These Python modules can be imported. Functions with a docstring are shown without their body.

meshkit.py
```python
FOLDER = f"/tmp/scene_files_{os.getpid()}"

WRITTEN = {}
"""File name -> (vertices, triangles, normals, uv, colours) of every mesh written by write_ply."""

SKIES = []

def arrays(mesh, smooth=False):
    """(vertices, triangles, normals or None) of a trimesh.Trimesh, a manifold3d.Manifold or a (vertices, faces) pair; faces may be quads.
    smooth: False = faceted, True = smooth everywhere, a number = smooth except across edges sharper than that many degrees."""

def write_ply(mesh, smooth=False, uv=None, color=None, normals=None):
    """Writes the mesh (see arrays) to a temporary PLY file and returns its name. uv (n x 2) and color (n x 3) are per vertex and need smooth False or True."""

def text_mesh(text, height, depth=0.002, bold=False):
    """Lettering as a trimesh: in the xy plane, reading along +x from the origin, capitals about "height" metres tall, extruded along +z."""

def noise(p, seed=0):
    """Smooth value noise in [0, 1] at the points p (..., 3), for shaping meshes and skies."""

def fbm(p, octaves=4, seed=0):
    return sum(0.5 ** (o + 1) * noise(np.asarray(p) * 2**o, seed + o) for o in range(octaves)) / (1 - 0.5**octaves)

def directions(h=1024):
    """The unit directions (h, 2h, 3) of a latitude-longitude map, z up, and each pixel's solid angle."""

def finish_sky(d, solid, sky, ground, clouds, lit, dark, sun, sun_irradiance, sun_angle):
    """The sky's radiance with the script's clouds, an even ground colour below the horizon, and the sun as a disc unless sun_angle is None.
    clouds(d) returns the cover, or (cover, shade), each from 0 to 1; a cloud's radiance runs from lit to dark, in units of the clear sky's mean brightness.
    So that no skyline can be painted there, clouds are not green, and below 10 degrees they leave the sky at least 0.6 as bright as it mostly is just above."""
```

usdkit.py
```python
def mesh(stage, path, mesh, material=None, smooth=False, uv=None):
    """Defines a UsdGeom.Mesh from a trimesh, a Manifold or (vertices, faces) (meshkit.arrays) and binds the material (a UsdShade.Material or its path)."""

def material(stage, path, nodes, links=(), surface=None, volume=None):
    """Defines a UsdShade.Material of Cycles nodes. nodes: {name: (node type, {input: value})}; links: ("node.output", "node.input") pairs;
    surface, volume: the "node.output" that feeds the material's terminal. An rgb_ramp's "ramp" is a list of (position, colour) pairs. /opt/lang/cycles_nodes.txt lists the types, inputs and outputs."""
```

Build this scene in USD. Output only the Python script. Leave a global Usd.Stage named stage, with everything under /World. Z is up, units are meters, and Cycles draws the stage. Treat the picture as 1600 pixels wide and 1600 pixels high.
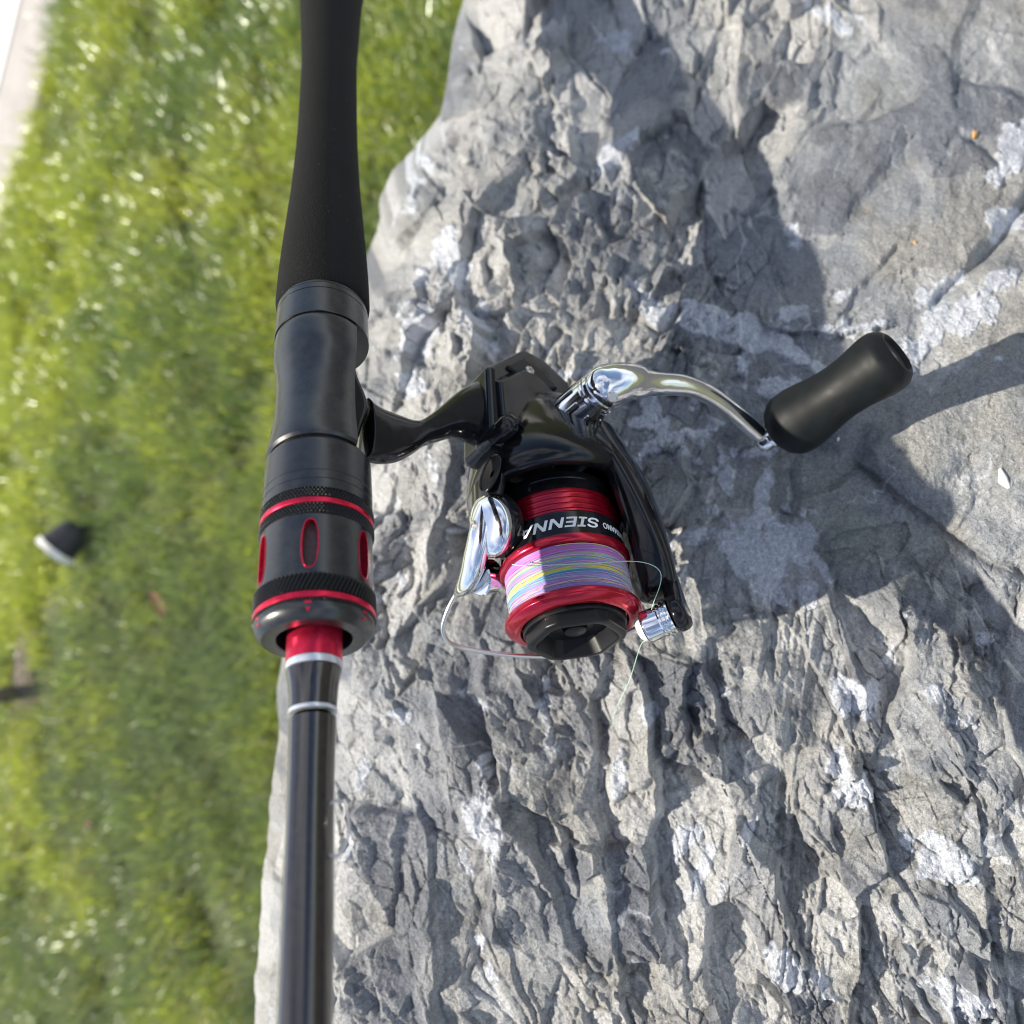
import math, random
import numpy as np, trimesh, manifold3d as m3, usdkit, meshkit
from pxr import Usd, UsdGeom, UsdLux, UsdShade, Gf, Sdf, Vt
from scipy.interpolate import CubicSpline, PchipInterpolator
from scipy.optimize import brentq
from scipy.spatial import cKDTree
from shapely.geometry import Polygon

random.seed(7); rng = np.random.default_rng(7)
stage = Usd.Stage.CreateInMemory()
UsdGeom.SetStageUpAxis(stage, UsdGeom.Tokens.z); UsdGeom.SetStageMetersPerUnit(stage, 1.0)
UsdGeom.Xform.Define(stage, '/World')

# ---------------------------------------------------------------- camera, sky, sun, exposure
PITCH = math.radians(54.0); CAM_H = 1.15; EXPOSURE = 0.86
SP, CP = math.sin(PITCH), math.cos(PITCH)
cam = UsdGeom.Camera.Define(stage, '/World/camera')
cam.AddTransformOp().Set(Gf.Matrix4d(0, -SP, -CP, 0, 1, 0, 0, 0, 0, -CP, SP, 0, 0, 0, CAM_H, 1))   # held upright: picture left is up
cam.CreateFocalLengthAttr(27.0); cam.CreateHorizontalApertureAttr(36.0); cam.CreateVerticalApertureAttr(36.0)
cam.CreateFStopAttr(27.0 / 2.3); cam.CreateFocusDistanceAttr(0.193); cam.CreateClippingRangeAttr(Gf.Vec2f(0.01, 800.0))
cam.CreateExposureAttr(EXPOSURE)
SUN = np.array([-0.10, 0.47, 0.0]); SUN[2] = math.sqrt(1 - SUN @ SUN)      # direction towards the sun
SUN_EL, SUN_ROT = math.asin(SUN[2]), math.atan2(SUN[0], SUN[1])
usdkit.material(stage, '/World/Looks/sky_look', {
    'sky': ('sky_texture', {'sky_type': 'single_scattering', 'sun_disc': False, 'sun_elevation': SUN_EL, 'sun_rotation': SUN_ROT, 'altitude': 100.0, 'aerosol_density': 1.0}),
    'tc': ('texture_coordinate', {}), 'map': ('mapping', {'scale': (1, 1, 2.2)}),
    'cn': ('noise_texture', {'scale': 1.5, 'detail': 3.0, 'roughness': 0.5}),
    'cr': ('rgb_ramp', {'ramp': [(0.0, (0, 0, 0)), (0.46, (0, 0, 0)), (0.68, (0.85, 0.85, 0.85)), (1, (1, 1, 1))]}),
    'mx': ('mix_color', {'b': (9.0, 9.2, 9.6), 'use_clamp': False}),
    'bg': ('background_shader', {'strength': 0.088})},
    [('tc.generated', 'map.vector'), ('map.vector', 'cn.vector'), ('cn.fac', 'cr.fac'), ('cr.color', 'mx.fac'), ('sky.color', 'mx.a'), ('mx.result', 'bg.color')], surface='bg.background')
sky = UsdLux.DomeLight.Define(stage, '/World/sky')
UsdShade.MaterialBindingAPI.Apply(sky.GetPrim()).Bind(UsdShade.Material.Get(stage, '/World/Looks/sky_look'))
sky.GetPrim().SetCustomDataByKey('kind', 'structure')
sun = UsdLux.DistantLight.Define(stage, '/World/sun')
sun.CreateIntensityAttr(1.2); sun.CreateAngleAttr(0.5); sun.CreateColorAttr(Gf.Vec3f(1.0, 0.925, 0.79)); sun.CreateNormalizeAttr(True)
_z = SUN / np.linalg.norm(SUN); _x = np.cross([1, 0, 0], _z); _x /= np.linalg.norm(_x); _y = np.cross(_z, _x)
sun.AddTransformOp().Set(Gf.Matrix4d(*_x, 0, *_y, 0, *_z, 0, 0, 0, 5, 1))

# ---------------------------------------------------------------- measuring frames (millimetres, relative to the lens; x right, y up, z back)
F = 1200.0
nz = lambda v: np.asarray(v, float) / np.linalg.norm(v)
ray = lambda x, y: np.array([(x - 800) / F, -(y - 800) / F, -1.0])
HV, UV = np.array([-SP, 0, -CP]), np.array([-CP, 0, SP])
def W(P):
    P = np.asarray(P, float)
    return np.stack([P[..., 1], P @ HV, P @ UV + CAM_H * 1000], -1) / 1000
def Wd(d): return np.stack([d[..., 1], d @ HV, d @ UV], -1)
def proj(P):
    P = np.asarray(P, float); return np.stack([800 + F * P[..., 0] / -P[..., 2], 800 - F * P[..., 1] / -P[..., 2]], -1)
AX = nz([.115, -.835, .54])                      # rod and spool axis, towards the rod tip
A0 = ray(492, 988) * 155                         # front end of the lock nut
O = ray(896, 968) * 205                          # front lip of the spool
_d = O - A0; SV = nz(_d - (_d @ AX) * AX); D = np.linalg.norm(_d - (_d @ AX) * AX)   # from rod to reel (downwards)
T0 = _d @ AX
HN = np.cross(AX, SV)                            # handle side
N0 = nz(np.array([0, 0, 1]) - AX[2] * AX); R0 = np.cross(AX, N0); R0 = R0 if R0[0] > 0 else -R0
def onN(x, y, n=0.0):                            # pixel ray meets the plane at height n over the spool axis
    R = ray(x, y); return R * (((O + n * N0) @ N0) / (R @ N0))
def onQ(x, y, v=0.0):                            # pixel ray meets the plane of the stem, offset v to the handle side
    R = ray(x, y); return R * (((O + v * HN) @ HN) / (R @ HN))

# ---------------------------------------------------------------- scene helpers
used, ORIGIN = {}, {}
def numbered(parent, name):
    k = (parent, name); n = used.get(k, 0); used[k] = n + 1
    return name if n == 0 else f'{name}_{n:03d}'
def tag(p, label=None, cat=None, group=None, kind=None):
    for k, v in (('label', label), ('category', cat), ('group', group), ('kind', kind)):
        if v: p.SetCustomDataByKey(k, v)
    return p
def thing(name, origin, label=None, cat=None, group=None, kind=None):
    path = '/World/' + numbered('/World', name)
    x = UsdGeom.Xform.Define(stage, path); x.AddTranslateOp().Set(Gf.Vec3d(*map(float, origin))); ORIGIN[path] = np.asarray(origin, float)
    return tag(x.GetPrim(), label, cat, group, kind)
def part(parent, name, mesh, mat, smooth=35, label=None, world=False, colors=None, kind=None):
    """mesh in lens millimetres (or world metres) as ONE Mesh under parent"""
    pp = str(parent.GetPath()) if parent else '/World'
    path = pp + '/' + numbered(pp, name)
    top = '/' + '/'.join(path.split('/')[1:3])
    o = ORIGIN.get(top, np.zeros(3))
    v, f = (np.array(mesh[0]), np.array(mesh[1])) if isinstance(mesh, tuple) else (np.array(mesh.vertices), np.array(mesh.faces))
    v = (v if world else W(v)) - o
    if smooth is not True and smooth and f.shape[1] == 4: f = np.vstack([f[:, [0, 1, 2]], f[:, [0, 2, 3]]])
    m = usdkit.mesh(stage, path, (v, f), M[mat], smooth=smooth)
    if colors is not None:
        pv = UsdGeom.PrimvarsAPI(m).CreatePrimvar('tint', Sdf.ValueTypeNames.Color3fArray, 'vertex'); pv.Set(Vt.Vec3fArray.FromNumpy(np.asarray(colors, np.float32)))
    return tag(m.GetPrim(), label, None, None, kind)
def man(m):                                      # Manifold -> trimesh
    g = m.to_mesh(); return trimesh.Trimesh(g.vert_properties[:, :3], g.tri_verts, process=False)
def toman(t):
    return m3.Manifold(m3.Mesh(np.asarray(t.vertices, np.float32), np.asarray(t.faces, np.uint32)))
def grid_faces(nr, nc, wrap):
    i, j = np.meshgrid(np.arange(nr - 1), np.arange(nc if wrap else nc - 1), indexing='ij'); k = (j + 1) % nc
    return np.stack([i * nc + j, i * nc + k, (i + 1) * nc + k, (i + 1) * nc + j], -1).reshape(-1, 4)
def fixed(v, q, cap0=None, cap1=None):
    f = np.vstack([q[:, [0, 1, 2]], q[:, [0, 2, 3]]]) if len(q) else np.zeros((0, 3), int)
    m = trimesh.Trimesh(v, f, process=False)
    if m.volume < 0: m.invert()
    return m
def lathe(o, ax, prof, n=96, e1=None, closed=True):
    """prof: (t, r) along ax from o; repeated points keep edges sharp"""
    ax = nz(ax); e1 = nz(N0 if e1 is None else e1); e1 = nz(e1 - (e1 @ ax) * ax); e2 = np.cross(ax, e1)
    th = np.arange(n) * 2 * np.pi / n; ring = np.cos(th)[:, None] * e1 + np.sin(th)[:, None] * e2
    prof = np.asarray(prof, float)
    v = o + prof[:, 0, None, None] * ax + prof[:, 1, None, None] * ring[None]
    return fixed(v.reshape(-1, 3), grid_faces(len(prof), n, True))
def tube(pts, rad, n=12, closed=False):
    p = np.asarray(pts, float); t = np.gradient(p, axis=0)
    if closed: t = np.roll(p, -1, 0) - np.roll(p, 1, 0)
    t /= np.linalg.norm(t, axis=1, keepdims=True); a = nz(np.cross(t[0], [.3, .2, .9]))
    fr = []
    for k in range(len(p)):
        a = nz(a - (a @ t[k]) * t[k]); fr.append(a)
    a = np.array(fr); b = np.cross(t, a); th = np.arange(n) * 2 * np.pi / n
    r = np.broadcast_to(rad, (len(p),))[:, None, None]
    v = p[:, None] + r * (np.cos(th)[None, :, None] * a[:, None] + np.sin(th)[None, :, None] * b[:, None])
    if closed:
        i = np.arange(len(p)); q = []
        f = grid_faces(len(p) + 1, n, True) % (len(p) * n)
        return fixed(v.reshape(-1, 3), f)
    v = np.vstack([v.reshape(-1, 3), p[:1], p[-1:]]); L = len(p)
    f = grid_faces(L, n, True); tri = np.vstack([f[:, [0, 1, 2]], f[:, [0, 2, 3]]]); k = np.arange(n); k2 = (k + 1) % n
    tri = np.vstack([tri, np.stack([np.full(n, L * n), k2, k], 1), np.stack([np.full(n, L * n + 1), (L - 1) * n + k, (L - 1) * n + k2], 1)])
    m = trimesh.Trimesh(v, tri, process=False)
    if m.volume < 0: m.invert()
    return m
def spline(pts, n=60):
    p = np.asarray(pts, float); d = np.r_[0, np.cumsum(np.linalg.norm(np.diff(p, axis=0), axis=1))]
    return CubicSpline(d, p)(np.linspace(0, d[-1], n))
def loft(cs, e1s, e2s, hw1, hw2, nst=40, n=40, p=2.6):
    """superellipse sections along a smooth path, rounded at both ends"""
    cs = np.asarray(cs, float); d = np.r_[0, np.cumsum(np.linalg.norm(np.diff(cs, axis=0), axis=1))]; u = np.linspace(0, d[-1], nst)
    c = CubicSpline(d, cs)(u); g = lambda x: PchipInterpolator(d, np.asarray(x, float))(u)
    a, b = g(hw1), g(hw2); E1, E2 = g(e1s), g(e2s)
    th = np.arange(n) * 2 * np.pi / n; ct = np.sign(np.cos(th)) * abs(np.cos(th)) ** (2 / p); st = np.sign(np.sin(th)) * abs(np.sin(th)) ** (2 / p)
    v = c[:, None] + (a[:, None] * ct)[..., None] * E1[:, None] + (b[:, None] * st)[..., None] * E2[:, None]
    L = nst; vv = np.vstack([v.reshape(-1, 3), c[:1], c[-1:]])
    f = grid_faces(L, n, True); tri = np.vstack([f[:, [0, 1, 2]], f[:, [0, 2, 3]]]); k = np.arange(n); k2 = (k + 1) % n
    tri = np.vstack([tri, np.stack([np.full(n, L * n), k2, k], 1), np.stack([np.full(n, L * n + 1), (L - 1) * n + k, (L - 1) * n + k2], 1)])
    m = trimesh.Trimesh(vv, tri, process=False)
    if m.volume < 0: m.invert()
    return m
def hull(balls, seg=40):
    """rounded solid: hull of spheres (centre, radius)"""
    return m3.Manifold.batch_hull([m3.Manifold.sphere(float(r), seg).translate([float(x) for x in c]) for c, r in balls])
def cyl(p0, p1, r0, r1=None, bev=0.0, n=48):
    p0, p1 = np.asarray(p0, float), np.asarray(p1, float); L = np.linalg.norm(p1 - p0); r1 = r0 if r1 is None else r1; ax = (p1 - p0) / L
    e = nz(np.cross(ax, [.3, .5, .8]))
    return lathe(p0, ax, [(0, 0), (0, r0 - bev), (bev * .3, r0 - bev * .3), (bev, r0), (L - bev, r1), (L - bev * .3, r1 - bev * .3), (L, r1 - bev), (L, 0)], n, e)

# ---------------------------------------------------------------- materials
M = {}
def pbr(name, color, rough=.5, metal=0., spec=.5, coat=0., coat_r=.05, grain=None, noise=None, sheen=0.):
    nodes = {'p': ('principled_bsdf', {'base_color': color, 'roughness': rough, 'metallic': metal, 'specular_ior_level': spec, 'coat_weight': coat, 'coat_roughness': coat_r, 'sheen_weight': sheen})}
    links = []
    if grain or noise: nodes['tc'] = ('texture_coordinate', {})
    if grain:
        nodes['gn'] = ('noise_texture', {'scale': grain[0], 'detail': 3.0, 'roughness': .65}); nodes['gb'] = ('bump', {'strength': grain[1], 'distance': grain[2]})
        links += [('tc.object', 'gn.vector'), ('gn.fac', 'gb.height'), ('gb.normal', 'p.normal')]
    if noise:
        nodes['cn'] = ('noise_texture', {'scale': noise[0], 'detail': 5.0, 'roughness': .6}); nodes['cr'] = ('rgb_ramp', {'ramp': noise[1]})
        links += [('tc.object', 'cn.vector'), ('cn.fac', 'cr.fac'), ('cr.color', 'p.base_color')]
        if len(noise) > 2:
            nodes['rr'] = ('map_range', {'from_min': .3, 'from_max': .7, 'to_min': noise[2][0], 'to_max': noise[2][1]}); links += [('cn.fac', 'rr.value'), ('rr.result', 'p.roughness')]
    M[name] = usdkit.material(stage, '/World/Looks/' + name, nodes, links, surface='p.BSDF')
pbr('foam', (.006, .006, .006), .9, spec=.18, grain=(2200, .8, .0005), noise=(1500, [(.35, (.003, .003, .003)), (.62, (.008, .0078, .0078)), (.75, (.05, .05, .05))], (.75, .95)))
pbr('matte_black', (.005, .0055, .0065), .27, spec=.85, grain=(9000, .06, .0001), noise=(300, [(.3, (.0035, .004, .005)), (.7, (.007, .0075, .0085))], (.23, .33)))
pbr('knurl_black', (.006, .006, .0065), .32, spec=.5)
pbr('red_metal', (.62, .02, .06), .28, .8, noise=(400, [(.3, (.56, .016, .05)), (.7, (.66, .024, .07))], (.22, .34)))
pbr('red_spool', (.46, .006, .03), .2, .85, coat=.5, noise=(150, [(.3, (.43, .006, .026)), (.7, (.48, .008, .032))], (.2, .27)))
pbr('gloss_black', (.004, .004, .0045), .09, spec=.42, noise=(250, [(.3, (.003, .003, .0035)), (.7, (.006, .006, .007))], (.06, .15)))
pbr('satin_black', (.0045, .0045, .005), .36, spec=.28, grain=(5000, .08, .0001))
pbr('chrome', (.82, .83, .85), .07, 1.0, noise=(220, [(.3, (.77, .78, .80)), (.7, (.86, .86, .88))], (.045, .13)))
pbr('steel_wire', (.62, .60, .58), .25, 1.0)
pbr('screw_steel', (.66, .62, .56), .28, 1.0)
pbr('rubber', (.005, .006, .007), .5, spec=.22, grain=(7000, .1, .0001), noise=(200, [(.3, (.0035, .0045, .005)), (.7, (.007, .0085, .009))], (.46, .6)))
pbr('blank', (.012, .010, .009), .12, spec=.6, coat=1.0, coat_r=.03, noise=(900, [(.35, (.004, .0035, .0035)), (.65, (.014, .010, .008))]))
pbr('silver_thread', (.62, .64, .68), .3, .7, coat=.8)
pbr('print_white', (.72, .74, .74), .45)
pbr('dust', (.2, .19, .18), .9)
pbr('void', (.006, .006, .007), .6)
pbr('liner', (.03, .03, .028), .5, noise=(1200, [(.3, (.02, .02, .02)), (.7, (.06, .055, .05))]))
pbr('lamp_black', (.012, .013, .016), .45, noise=(30, [(.3, (.010, .011, .014)), (.7, (.02, .021, .024))]))
pbr('lamp_rim', (.72, .70, .66), .4, .2)
pbr('lamp_glass', (.5, .5, .5), .1, spec=.8)
pbr('bark', (.1, .075, .055), .9, grain=(60, .9, .01), noise=(25, [(.3, (.06, .045, .033)), (.7, (.15, .115, .085))]))
pbr('path_stone', (.3, .28, .27), .85, grain=(200, .4, .003), noise=(6, [(.3, (.25, .235, .225)), (.7, (.33, .31, .3))]))
pbr('reflection_grey', (.05, .05, .052), .9, grain=(300, .5, .004), noise=(40, [(.3, (.04, .04, .042)), (.7, (.065, .064, .064))]))
pbr('kerb_stone', (.66, .65, .62), .8, noise=(8, [(.3, (.5, .49, .47)), (.7, (.6, .59, .57))]))
pbr('dry_leaf', (.12, .05, .02), .7, noise=(80, [(.3, (.09, .035, .015)), (.7, (.17, .08, .04))]))
pbr('quartz', (.74, .73, .70), .5, grain=(900, .4, .0008), noise=(300, [(.3, (.62, .6, .56)), (.7, (.82, .81, .79))]))
pbr('ochre', (.42, .22, .06), .8, grain=(900, .5, .0008), noise=(500, [(.3, (.3, .14, .04)), (.7, (.55, .34, .14))]))
pbr('soil', (.07, .06, .03), .95, grain=(40, .8, .02), noise=(5, [(.2, (.045, .06, .025)), (.5, (.07, .085, .035)), (.8, (.12, .11, .065))]))
pbr('ground_brown', (.1, .08, .07), .95, grain=(60, .9, .012), noise=(30, [(.3, (.07, .055, .05)), (.7, (.15, .12, .105))]))
def leafy(name, c, ct):
    M[name] = usdkit.material(stage, '/World/Looks/' + name, {
        'oi': ('object_info', {}), 'gp': ('geometry', {}), 'hs': ('hsv', {'color': c, 'hue': .5, 'saturation': 1.0}),
        'mr': ('map_range', {'to_min': .7, 'to_max': 1.35}), 'd': ('diffuse_bsdf', {}), 't': ('translucent_bsdf', {'color': ct}),
        'g': ('glossy_bsdf', {'color': (.9, .95, .9), 'roughness': .27}), 'm1': ('mix_closure', {'fac': .42}), 'm2': ('mix_closure', {'fac': .065})},
        [('gp.random_per_island', 'mr.value'), ('mr.result', 'hs.value'), ('hs.color', 'd.color'), ('d.BSDF', 'm1.closure1'), ('t.BSDF', 'm1.closure2'), ('m1.closure', 'm2.closure1'), ('g.BSDF', 'm2.closure2')], surface='m2.closure')
leafy('grass_green', (.165, .235, .06), (.32, .44, .10))
leafy('grass_lime', (.38, .44, .06), (.66, .74, .10))
leafy('grass_dull', (.175, .215, .10), (.28, .35, .15))
leafy('grass_straw', (.44, .39, .25), (.44, .38, .22))
# stone: tints come with the mesh, grain and fine relief from the material
M['stone'] = usdkit.material(stage, '/World/Looks/stone', {
    'at': ('attribute', {'attribute': 'tint'}), 'tc': ('texture_coordinate', {}),
    'n1': ('noise_texture', {'scale': 900.0, 'detail': 4.0, 'roughness': .7}), 'n2': ('noise_texture', {'scale': 260.0, 'detail': 6.0, 'roughness': .72, 'distortion': .6}), 'n3': ('noise_texture', {'scale': 3200.0, 'detail': 2.0, 'roughness': .6}),
    'r1': ('map_range', {'from_min': .28, 'from_max': .72, 'to_min': .68, 'to_max': 1.34}), 'r3': ('map_range', {'from_min': .25, 'from_max': .75, 'to_min': .55, 'to_max': 1.45}),
    'mu': ('math', {'math_type': 'multiply'}), 'mc': ('mix_color', {'blend_type': 'multiply', 'fac': 1.0, 'use_clamp': False}),
    'b1': ('bump', {'strength': .9, 'distance': .0014}), 'b2': ('bump', {'strength': .7, 'distance': .0028}), 'b3': ('bump', {'strength': .8, 'distance': .0004}),
    'p': ('principled_bsdf', {'roughness': .82, 'specular_ior_level': .35})},
    [('tc.object', 'n1.vector'), ('tc.object', 'n2.vector'), ('tc.object', 'n3.vector'), ('n1.fac', 'r1.value'), ('n3.fac', 'r3.value'), ('r1.result', 'mu.value1'), ('r3.result', 'mu.value2'),
     ('at.color', 'mc.a'), ('mu.value', 'mc.b'), ('mc.result', 'p.base_color'),
     ('n2.fac', 'b2.height'), ('n1.fac', 'b1.height'), ('b2.normal', 'b1.normal'), ('n3.fac', 'b3.height'), ('b1.normal', 'b3.normal'), ('b3.normal', 'p.normal')], surface='p.BSDF')
M['braid'] = usdkit.material(stage, '/World/Looks/braid', {'at': ('attribute', {'attribute': 'tint'}), 'p': ('principled_bsdf', {'roughness': .5, 'sheen_weight': .3, 'specular_ior_level': .5})}, [('at.color', 'p.base_color')], surface='p.BSDF')
pbr('pale_line', (.42, .62, .5), .4)

# ---------------------------------------------------------------- ground, path, grass
def gp(x, y, z=0.0):                             # where the ray of a picture point meets the level z
    d = Wd(ray(x, y)); k = (CAM_H - z) / -d[2]; return np.array([d[0] * k, d[1] * k, z])
def sheet(xs, ys, z, amp=0, sc=1, seed=0):
    X, Y = np.meshgrid(xs, ys, indexing='ij'); Z = z + amp * (meshkit.fbm(np.stack([X * sc, Y * sc, 0 * X], -1), 3, seed) - .5) if amp else z + 0 * X
    v = np.stack([X, Y, Z], -1).reshape(-1, 3); q = grid_faces(len(xs), len(ys), False)
    m = trimesh.Trimesh(v, np.vstack([q[:, [0, 1, 2]], q[:, [0, 2, 3]]]), process=False)
    if m.face_normals[0, 2] < 0: m.invert()
    return m
gx = np.r_[-300, -80, -25, np.linspace(-10, 10, 90), 25, 80, 300]; gy = np.r_[-300, -60, -10, np.linspace(-2, 12, 70), 25, 80, 400]
tag(part(None, 'ground', sheet(gx, gy, -.012, .02, 1.3, 3), 'soil', True, world=True), kind='structure')
pA, pB = gp(62, 200), gp(4, 415)                 # inner edge of the path
pd = nz((pB - pA)); pn = np.array([-pd[1], pd[0], 0]); pn = pn if pn[1] > 0 else -pn
def strip(o0, o1, z, h):
    c = [pA - pd * 3 + pn * o0, pA + pd * 26 + pn * o0, pA + pd * 26 + pn * o1, pA - pd * 3 + pn * o1]
    m = trimesh.creation.extrude_polygon(Polygon([q[:2] for q in c]), h, engine='earcut'); m.apply_translation([0, 0, z]); return m
tag(part(None, 'path', strip(0.02, .34, -.03, .05), 'path_stone', False, world=True), kind='structure')
tag(part(None, 'pavement', strip(.344, 1.7, -.03, .055), 'kerb_stone', False, world=True), kind='structure')

tag(part(None, 'footpath', sheet(np.linspace(-40, 40, 9), np.array([-6.0, -4, -2, -.1]), .004), 'reflection_grey', True, world=True), kind='structure')     # added unseen behind the camera, only to darken reflections in chrome and gloss
def tuft(n, hmin, hmax, seed, spread=.028, width=.0032):
    r = np.random.default_rng(seed); V, Fc = [], []
    for k in range(n):
        b = r.normal(0, spread, 2); az = r.uniform(0, 2 * np.pi); lean = r.uniform(.1, .9); hgt = r.uniform(hmin, hmax); w = width * r.uniform(.6, 1.3)
        d = np.array([math.cos(az), math.sin(az)]); sd = np.array([-d[1], d[0]]) * w / 2; tw = r.uniform(-.6, .6); sd = sd + d * w * .5 * tw
        o = len(V)
        for i, t in enumerate((0, .4, .75)):
            c = b + d * lean * hgt * t ** 1.8; z = hgt * t * (1 - .3 * lean * t); ww = (1, .85, .5)[i]
            V += [[c[0] - sd[0] * ww, c[1] - sd[1] * ww, z], [c[0] + sd[0] * ww, c[1] + sd[1] * ww, z]]
        c = b + d * lean * hgt; V.append([c[0], c[1], hgt * (1 - .3 * lean)])
        Fc += [[o, o + 1, o + 3], [o, o + 3, o + 2], [o + 2, o + 3, o + 5], [o + 2, o + 5, o + 4], [o + 4, o + 5, o + 6]]
    return np.array(V), np.array(Fc)
gi = UsdGeom.PointInstancer.Define(stage, '/World/grass'); protos = UsdGeom.Scope.Define(stage, '/World/grass/tufts'); targets = []
kinds = []
for q, (mat, cnt, h0, h1) in enumerate([('grass_green', 34, .02, .075), ('grass_green', 26, .03, .10), ('grass_lime', 34, .02, .075), ('grass_lime', 26, .03, .085), ('grass_dull', 34, .02, .07), ('grass_dull', 26, .02, .09), ('grass_straw', 22, .015, .06)]):
    p_ = f'/World/grass/tufts/tuft_{q:03d}'; usdkit.mesh(stage, p_, tuft(cnt, h0, h1, 50 + q), M[mat], smooth=False); targets.append(p_); kinds.append(mat)
gi.CreatePrototypesRel().SetTargets([Sdf.Path(t) for t in targets])
pts = []
n_try = 52000
yy = .45 + 4.3 * rng.random(n_try) ** 1.05; xx = rng.uniform(-1, 1, n_try) * (.75 + .72 * yy)
P = np.stack([xx, yy], 1)
side = (P - pA[:2]) @ pn[:2]
P = P[(side < .03) | (side > 1.75)]
f1 = meshkit.fbm(np.c_[P * 1.1, 0 * P[:, 0]], 3, 11); f2 = meshkit.fbm(np.c_[P * 3.5, 0 * P[:, 0]], 3, 21); f3 = .5 * meshkit.fbm(np.c_[P * 6.0, 0 * P[:, 0]], 3, 31) + .5 * meshkit.fbm(np.c_[P * 13.0, 0 * P[:, 0]], 2, 33)
lime = .42 + 1.6 * (f1 - .5) + 2.2 * (f2 - .5) + 2.4 * (f3 - .5)
# sunlit strip behind the lamp and duller shaded side, both put into tuft colours
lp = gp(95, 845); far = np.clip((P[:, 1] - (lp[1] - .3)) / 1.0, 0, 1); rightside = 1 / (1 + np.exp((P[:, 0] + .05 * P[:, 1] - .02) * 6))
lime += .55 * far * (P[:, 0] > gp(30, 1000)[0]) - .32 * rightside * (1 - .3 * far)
g0 = gp(40, 850); glow = np.exp(-((P[:, 0] - g0[0] - .05) / .42) ** 2 - ((P[:, 1] - g0[1] - .1) / .38) ** 2); g1_ = gp(30, 430); glow = np.maximum(glow, .7 * np.exp(-((P[:, 0] - g1_[0]) / .6) ** 2 - ((P[:, 1] - g1_[1]) / .5) ** 2)); lime += 1.0 * glow  # extra glow of sunlit grass, put into the tuft mix
r_ = rng.random(len(P)); keep = f3 > .44 + .16 * (f2 - .5)
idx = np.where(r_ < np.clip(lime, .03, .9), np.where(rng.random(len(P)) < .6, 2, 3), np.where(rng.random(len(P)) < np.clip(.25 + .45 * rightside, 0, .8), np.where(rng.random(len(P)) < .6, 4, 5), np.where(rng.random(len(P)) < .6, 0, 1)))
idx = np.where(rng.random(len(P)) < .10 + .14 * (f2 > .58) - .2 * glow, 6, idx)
P, idx, f3 = P[keep], idx[keep], f3[keep]
nI = len(P); sc = rng.uniform(.7, 1.25, nI) * (.25 + 1.5 * f3); ang = rng.uniform(0, 2 * np.pi, nI)
gi.CreatePositionsAttr(Vt.Vec3fArray.FromNumpy(np.c_[P, np.full(nI, -.006)].astype(np.float32))); gi.CreateProtoIndicesAttr(Vt.IntArray.FromNumpy(idx.astype(np.int32)))
gi.CreateScalesAttr(Vt.Vec3fArray.FromNumpy(np.c_[sc, sc, sc].astype(np.float32)))
gi.CreateOrientationsAttr(Vt.QuathArray([Gf.Quath(float(math.cos(t / 2)), 0, 0, float(math.sin(t / 2))) for t in ang]))
tag(gi.GetPrim(), 'sunlit lawn of short green and yellowish grass behind the boulder', 'grass', kind='stuff')

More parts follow.
